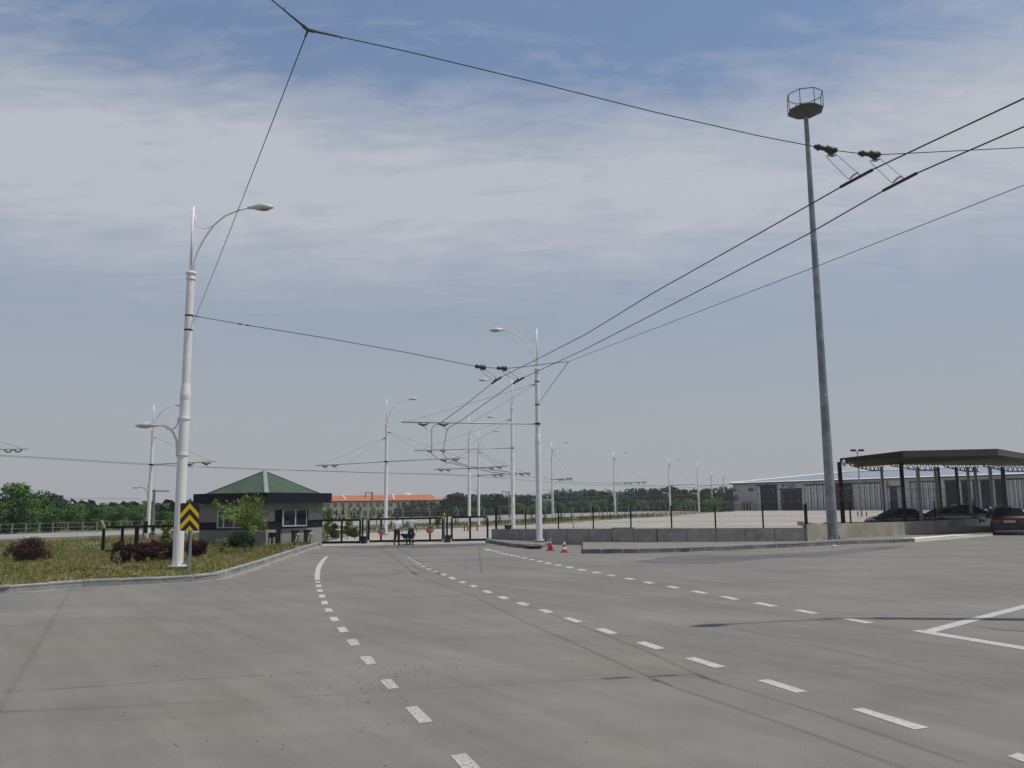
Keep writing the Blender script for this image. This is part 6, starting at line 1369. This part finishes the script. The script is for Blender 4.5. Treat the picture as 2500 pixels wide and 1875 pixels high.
for k, (px, pb, pt) in enumerate(YC):
    b = G(px, pb, .15); h = zat(b.x, b.y, pt)-.15; o = bpy.data.objects.new('young_conifer', CM[k % 3]); col.objects.link(o); o.location = b; o.scale = (h*1.15, h*1.15, h); o.rotation_euler = (0, 0, k)
    lb = 'small dark young conifer in the far grass strip, '+rank(k, YC)
    tag(o, lb, 'conifer', 'young conifers along the far grass strip')
for px, pb, pt, lb, wk in ((800, 1324, 1233, 'loose light green shrub tree right behind the gatehouse corner', .55), (848, 1322, 1268, 'light green young bush behind the left gate', .9), (820, 1322, 1300, 'small bright green bush low behind the left gate', 1.3), (817, 1312, 1276, 'small dark conifer behind the left gate', .8), (866, 1319, 1284, 'green bush beside the pipe railing behind the left gate', 1.0), (408, 1338, 1266, 'pale green feathery bush just left of the chevron sign pole', .6), (1070, 1290, 1263, 'light green young conifer right of the right gate logo', 1.0)):
    b = AT(px, pb, 58 if px != 408 and px != 1070 else (47 if px == 408 else 92)); b.z = .15; zt = zat(b.x, b.y, pt); h = zt-.15
    m_ = M['leaf_sapling'] if 'light' in lb or 'pale' in lb else M['leaf_bright'] if 'green bush' in lb else M['leaf_conifer']; rnd = random.Random(int(px)); bl = [(b.x+rnd.uniform(-.22, .22)*h*wk, b.y+rnd.uniform(-.22, .22)*h*wk, .15+h*rnd.uniform(.22, .88), h*.10*wk+.04, h*.10*wk+.04, h*.11) for _ in range(24)]
    t = thing('bush', b, lb, 'bush'); mbx = leafcloud(bl, 1300, .09, int(px), shell=.1, elong=1.6); mbx.o = b; mbx.build('foliage', m_, t); MB(b).tube([b, (b.x, b.y, .15+h*.7)], [.03, .01], 5).build('stem', M['bark'], t)

# ================================================================ SHRUBS AND FLOWERS
def shrub(px0, px1, pb, pt, m, label, n=3600, leaf=.045, group=None, sparse=.25, upr=0):
    pc = (px0+px1)/2; b = G(pc, pb, .15); wv = (G(px1, pb, .15)-G(px0, pb, .15)).length/2; zt = zat(b.x, b.y, pt); h = zt-.15; rnd = random.Random(int(pc)); bl = []
    for k in range(26):
        an = rnd.uniform(0, 6.28); rr = math.sqrt(rnd.random())*.72; hh = rnd.uniform(.15, .97)*(1-.40*rr*rr); bl.append((b.x+math.cos(an)*rr*wv, b.y+.2+math.sin(an)*rr*wv*.7, .15+hh*h, wv*rnd.uniform(.24, .38), wv*rnd.uniform(.24, .34), h*rnd.uniform(.16, .24)))
    t = thing('shrub', b, label, 'shrub', group); q = leafcloud(bl, int(n*(2.4 if m is not M['leaf_weed'] else .8)), leaf, int(pc)+1, shell=sparse, elong=1.6)
    # twigs sticking out
    for k in range(int(n*.02)):
        an = rnd.uniform(0, 6.28); el_ = rnd.uniform(.1, 1.2); c = Vector((b.x, b.y+.2, .15+h*.35)); d = Vector((math.cos(an)*math.cos(el_)*wv, math.sin(an)*math.cos(el_)*wv*.7, math.sin(el_)*h*.62)); e = c+d*rnd.uniform(.95, 1.22)
        for j in range(7):
            p = c.lerp(e, .55+.45*j/6); s_ = leaf*.8; q.face([p, p+Vector((rnd.uniform(-s_, s_), rnd.uniform(-s_, s_), rnd.uniform(-s_, s_))), p+Vector((rnd.uniform(-s_, s_), 0, s_))])
    q.o = b; q.build('foliage', m, t)
    s_ = MB(b)
    for k in range(12): an = k*.52; s_.tube([b+Vector((0, .2, -.02)), b+Vector((math.cos(an)*wv*.55, .2+math.sin(an)*wv*.4, h*.6))], [.018, .006], 4)
    s_.build('stems', M['bark'], t)
PG = 'purple leaved shrubs on the verge'
shrub(17, 122, 1371, 1313, M['leaf_purple'], 'round dark purple shrub standing alone at the left of the verge', group=PG)
shrub(262, 322, 1377, 1324, M['leaf_purple'], 'low purple shrub at the left end of the shrub group left of the lamp post', 3000, group=PG)
shrub(304, 376, 1374, 1327, M['leaf_purple'], 'purple shrub in the middle of the group left of the lamp post', 2800, group=PG)
shrub(352, 432, 1371, 1316, M['leaf_purple'], 'tallest purple shrub of the group, touching the left lamp post', 2800, group=PG)
shrub(446, 500, 1363, 1317, M['leaf_purple'], 'purple shrub right behind the chevron sign post', 2600, group=PG)
shrub(543, 622, 1341, 1299, M['leaf_bush'], 'rounded dense dark green bush before the gatehouse', 4200, .05)
shrub(520, 556, 1350, 1312, M['leaf_weed'], 'pale flowering weed left of the dark green bush', 420, .05, sparse=.1)
shrub(155, 240, 1343, 1322, M['leaf_weed'], 'low patch of pale flowering weeds behind the purple shrubs', 900, .06, sparse=.1)
shrub(-6, 22, 1364, 1326, M['leaf_weed'], 'pale flowering weed left of the lone purple shrub', 420, .06, sparse=.1)
shrub(268, 292, 1383, 1345, M['leaf_weed'], 'pale flowering weed in front of the left end of the purple shrub group', 260, .045, sparse=.1)
def sapling():
    b = AT(598, 1334, 41.0); b.z = .15; t = thing('sapling', b, 'airy light green young tree in front of the gatehouse window', 'young tree'); rnd = random.Random(4)
    top = zat(b.x, b.y, 1206); mid = zat(b.x, b.y, 1292)
    MB(b).tube([b, b+Vector((.03, 0, (mid-.15)*.5)), b+Vector((-.02, 0, mid-.15)), (b.x+.1, b.y, (mid+top)/2)], [.035, .03, .025, .008], 7).build('trunk', M['bark'], t)
    pxm = b.y/F; br = MB(b); fo = MB(b); tips = [(-68, 1224), (-52, 1228), (-35, 1240), (-20, 1222), (-5, 1226), (8, 1206), (18, 1212), (30, 1208), (45, 1212), (48, 1232), (38, 1250), (52, 1262), (40, 1280), (45, 1290), (20, 1288), (-15, 1262), (-48, 1256), (-38, 1270), (10, 1262), (28, 1230), (0, 1244), (-28, 1254), (22, 1270), (34, 1262), (5, 1280), (-10, 1236), (-60, 1238), (14, 1248), (-22, 1276), (30, 1294)]
    for k, (dx, py) in enumerate(tips):
        e = Vector((b.x+dx*pxm, b.y+rnd.uniform(-.8, .8), zat(b.x, b.y, py))); a = b+Vector((0, 0, (mid-.15)*rnd.uniform(.8, 1.0)+max(0, (e.z-mid))*.15)); m_ = a.lerp(e, .55)+Vector((rnd.uniform(-.05, .05), 0, .12)); br.tube([a, m_, e], [.013, .008, .003], 4)
        for j in range(64):
            u = rnd.uniform(.25, 1.02); p = (a.lerp(m_, u*2) if u < .5 else m_.lerp(e, u*2-1))+Vector((rnd.gauss(0, .085), rnd.gauss(0, .10), rnd.gauss(0, .075))); d = (e-a).normalized()+Vector((rnd.gauss(0, .5), rnd.gauss(0, .5), rnd.gauss(0, .4))); d.normalize(); s_ = rnd.uniform(.05, .11); sdv = d.orthogonal().normalized()*s_*.28
            fo.face([p-d*s_, p+sdv, p+d*s_, p-sdv])
    br.build('branches', M['bark'], t); fo.build('crown', M['leaf_sapling'], t)
sapling()
# poppies
def poppy_mesh():
    mb = MB()
    for k in range(5): an = k*1.257; c = Vector((math.cos(an)*.022, math.sin(an)*.022, .008)); mb.ell(c, Vector((math.cos(an), math.sin(an), .35))*.026, Vector((-math.sin(an), math.cos(an), 0))*.026, Vector((0, 0, .006)), 6, 3)
    return mb.mesh('petals', M['poppy'])
pmh = poppy_mesh(); sm_ = MB().tube([(0, 0, 0), (.01, 0, -.15), (0, 0, -.30)], .003, 4).mesh('stem', M['blade_g'])
pp = [(20, 1402), (28, 1401), (65, 1403), (87, 1400), (41, 1389), (113, 1394), (119, 1392), (129, 1398), (145, 1394), (149, 1385), (155, 1399), (157, 1393), (168, 1386), (169, 1390), (173, 1391), (172, 1395), (174, 1394), (184, 1390), (189, 1401), (188, 1400), (197, 1388), (196, 1393), (200, 1375), (205, 1392), (213, 1390), (217, 1405), (221, 1406), (236, 1379), (237, 1388), (256, 1378), (259, 1390), (258, 1391), (274, 1394), (280, 1385), (288, 1398), (294, 1378), (312, 1384), (333, 1386), (135, 1416), (5, 1403), (208, 1361), (199, 1359), (478, 1364), (482, 1364), (468, 1372), (498, 1383), (512, 1379), (555, 1342), (572, 1343), (577, 1342), (616, 1353), (634, 1350), (380, 1380), (167, 1374), (118, 1375), (55, 1386)]
rp = random.Random(8)
for k, (px, py) in enumerate(pp):
    b = G(px, py, .36); s_ = rp.uniform(.6, 1.05); lb = 'red poppy flower in the grass '+('left of the lamp post' if px < 430 else 'between the chevron sign and the gatehouse')
    t = thing('poppy', b, lb, 'poppy', 'poppies '+('left of the lamp post' if px < 430 else 'right of the chevron sign')); t.scale = (s_,)*3; t.rotation_euler = (rp.uniform(-.5, .5)+.5, rp.uniform(-.5, .5), k)
    a = bpy.data.objects.new('flower', pmh); col.objects.link(a); a.parent = t; c = bpy.data.objects.new('stem', sm_); col.objects.link(c); c.parent = t; c.scale = (1/s_,)*3; c.location = (0, 0, 0); c.rotation_euler = (-t.rotation_euler.x*.8, 0, 0)
# litter by the kerb near the mast
b = G(2036, 1335.5, 0); MB(b).box((b.x, b.y, .05), (.26, .16, .10), .3).build('litter', M['litter'], label='pale crumpled scrap lying by the kerb in front of the mast', cat='litter', bevel=.03)
b = G(1995, 1319.5, .17); MB(b).box((b.x, b.y, .2), (.4, .12, .05), .1).build('litter', M['litter'], label='flat white scrap on the kerb left of the mast foot', cat='litter')
b = G(2010, 1317.5, .17); MB(b).ell((b.x, b.y, .23), (.12, 0, 0), (0, .1, 0), (0, 0, .07), 7, 4).build('litter', M['black'], label='small black lump beside the mast foot', cat='litter')

# ================================================================ AIR
hm_ = bpy.data.materials.new('haze'); hm_.use_nodes = True; ht = hm_.node_tree; ht.nodes.clear(); ho_ = ht.nodes.new('ShaderNodeOutputMaterial'); pv = ht.nodes.new('ShaderNodeVolumePrincipled')
pv.inputs['Color'].default_value = (.93, .95, 1.0, 1); pv.inputs['Density'].default_value = .0003; pv.inputs['Anisotropy'].default_value = .2; ht.links.new(pv.outputs[0], ho_.inputs['Volume'])
MB().hexa([(-1450, -250, -6), (1450, -250, -6), (1450, 1550, -6), (-1450, 1550, -6), (-1450, -250, 34), (1450, -250, 34), (1450, 1550, 34), (-1450, 1550, 34)]).build('haze', hm_, kind='stuff', label='thin pale haze in the air over the whole place', cat='haze')
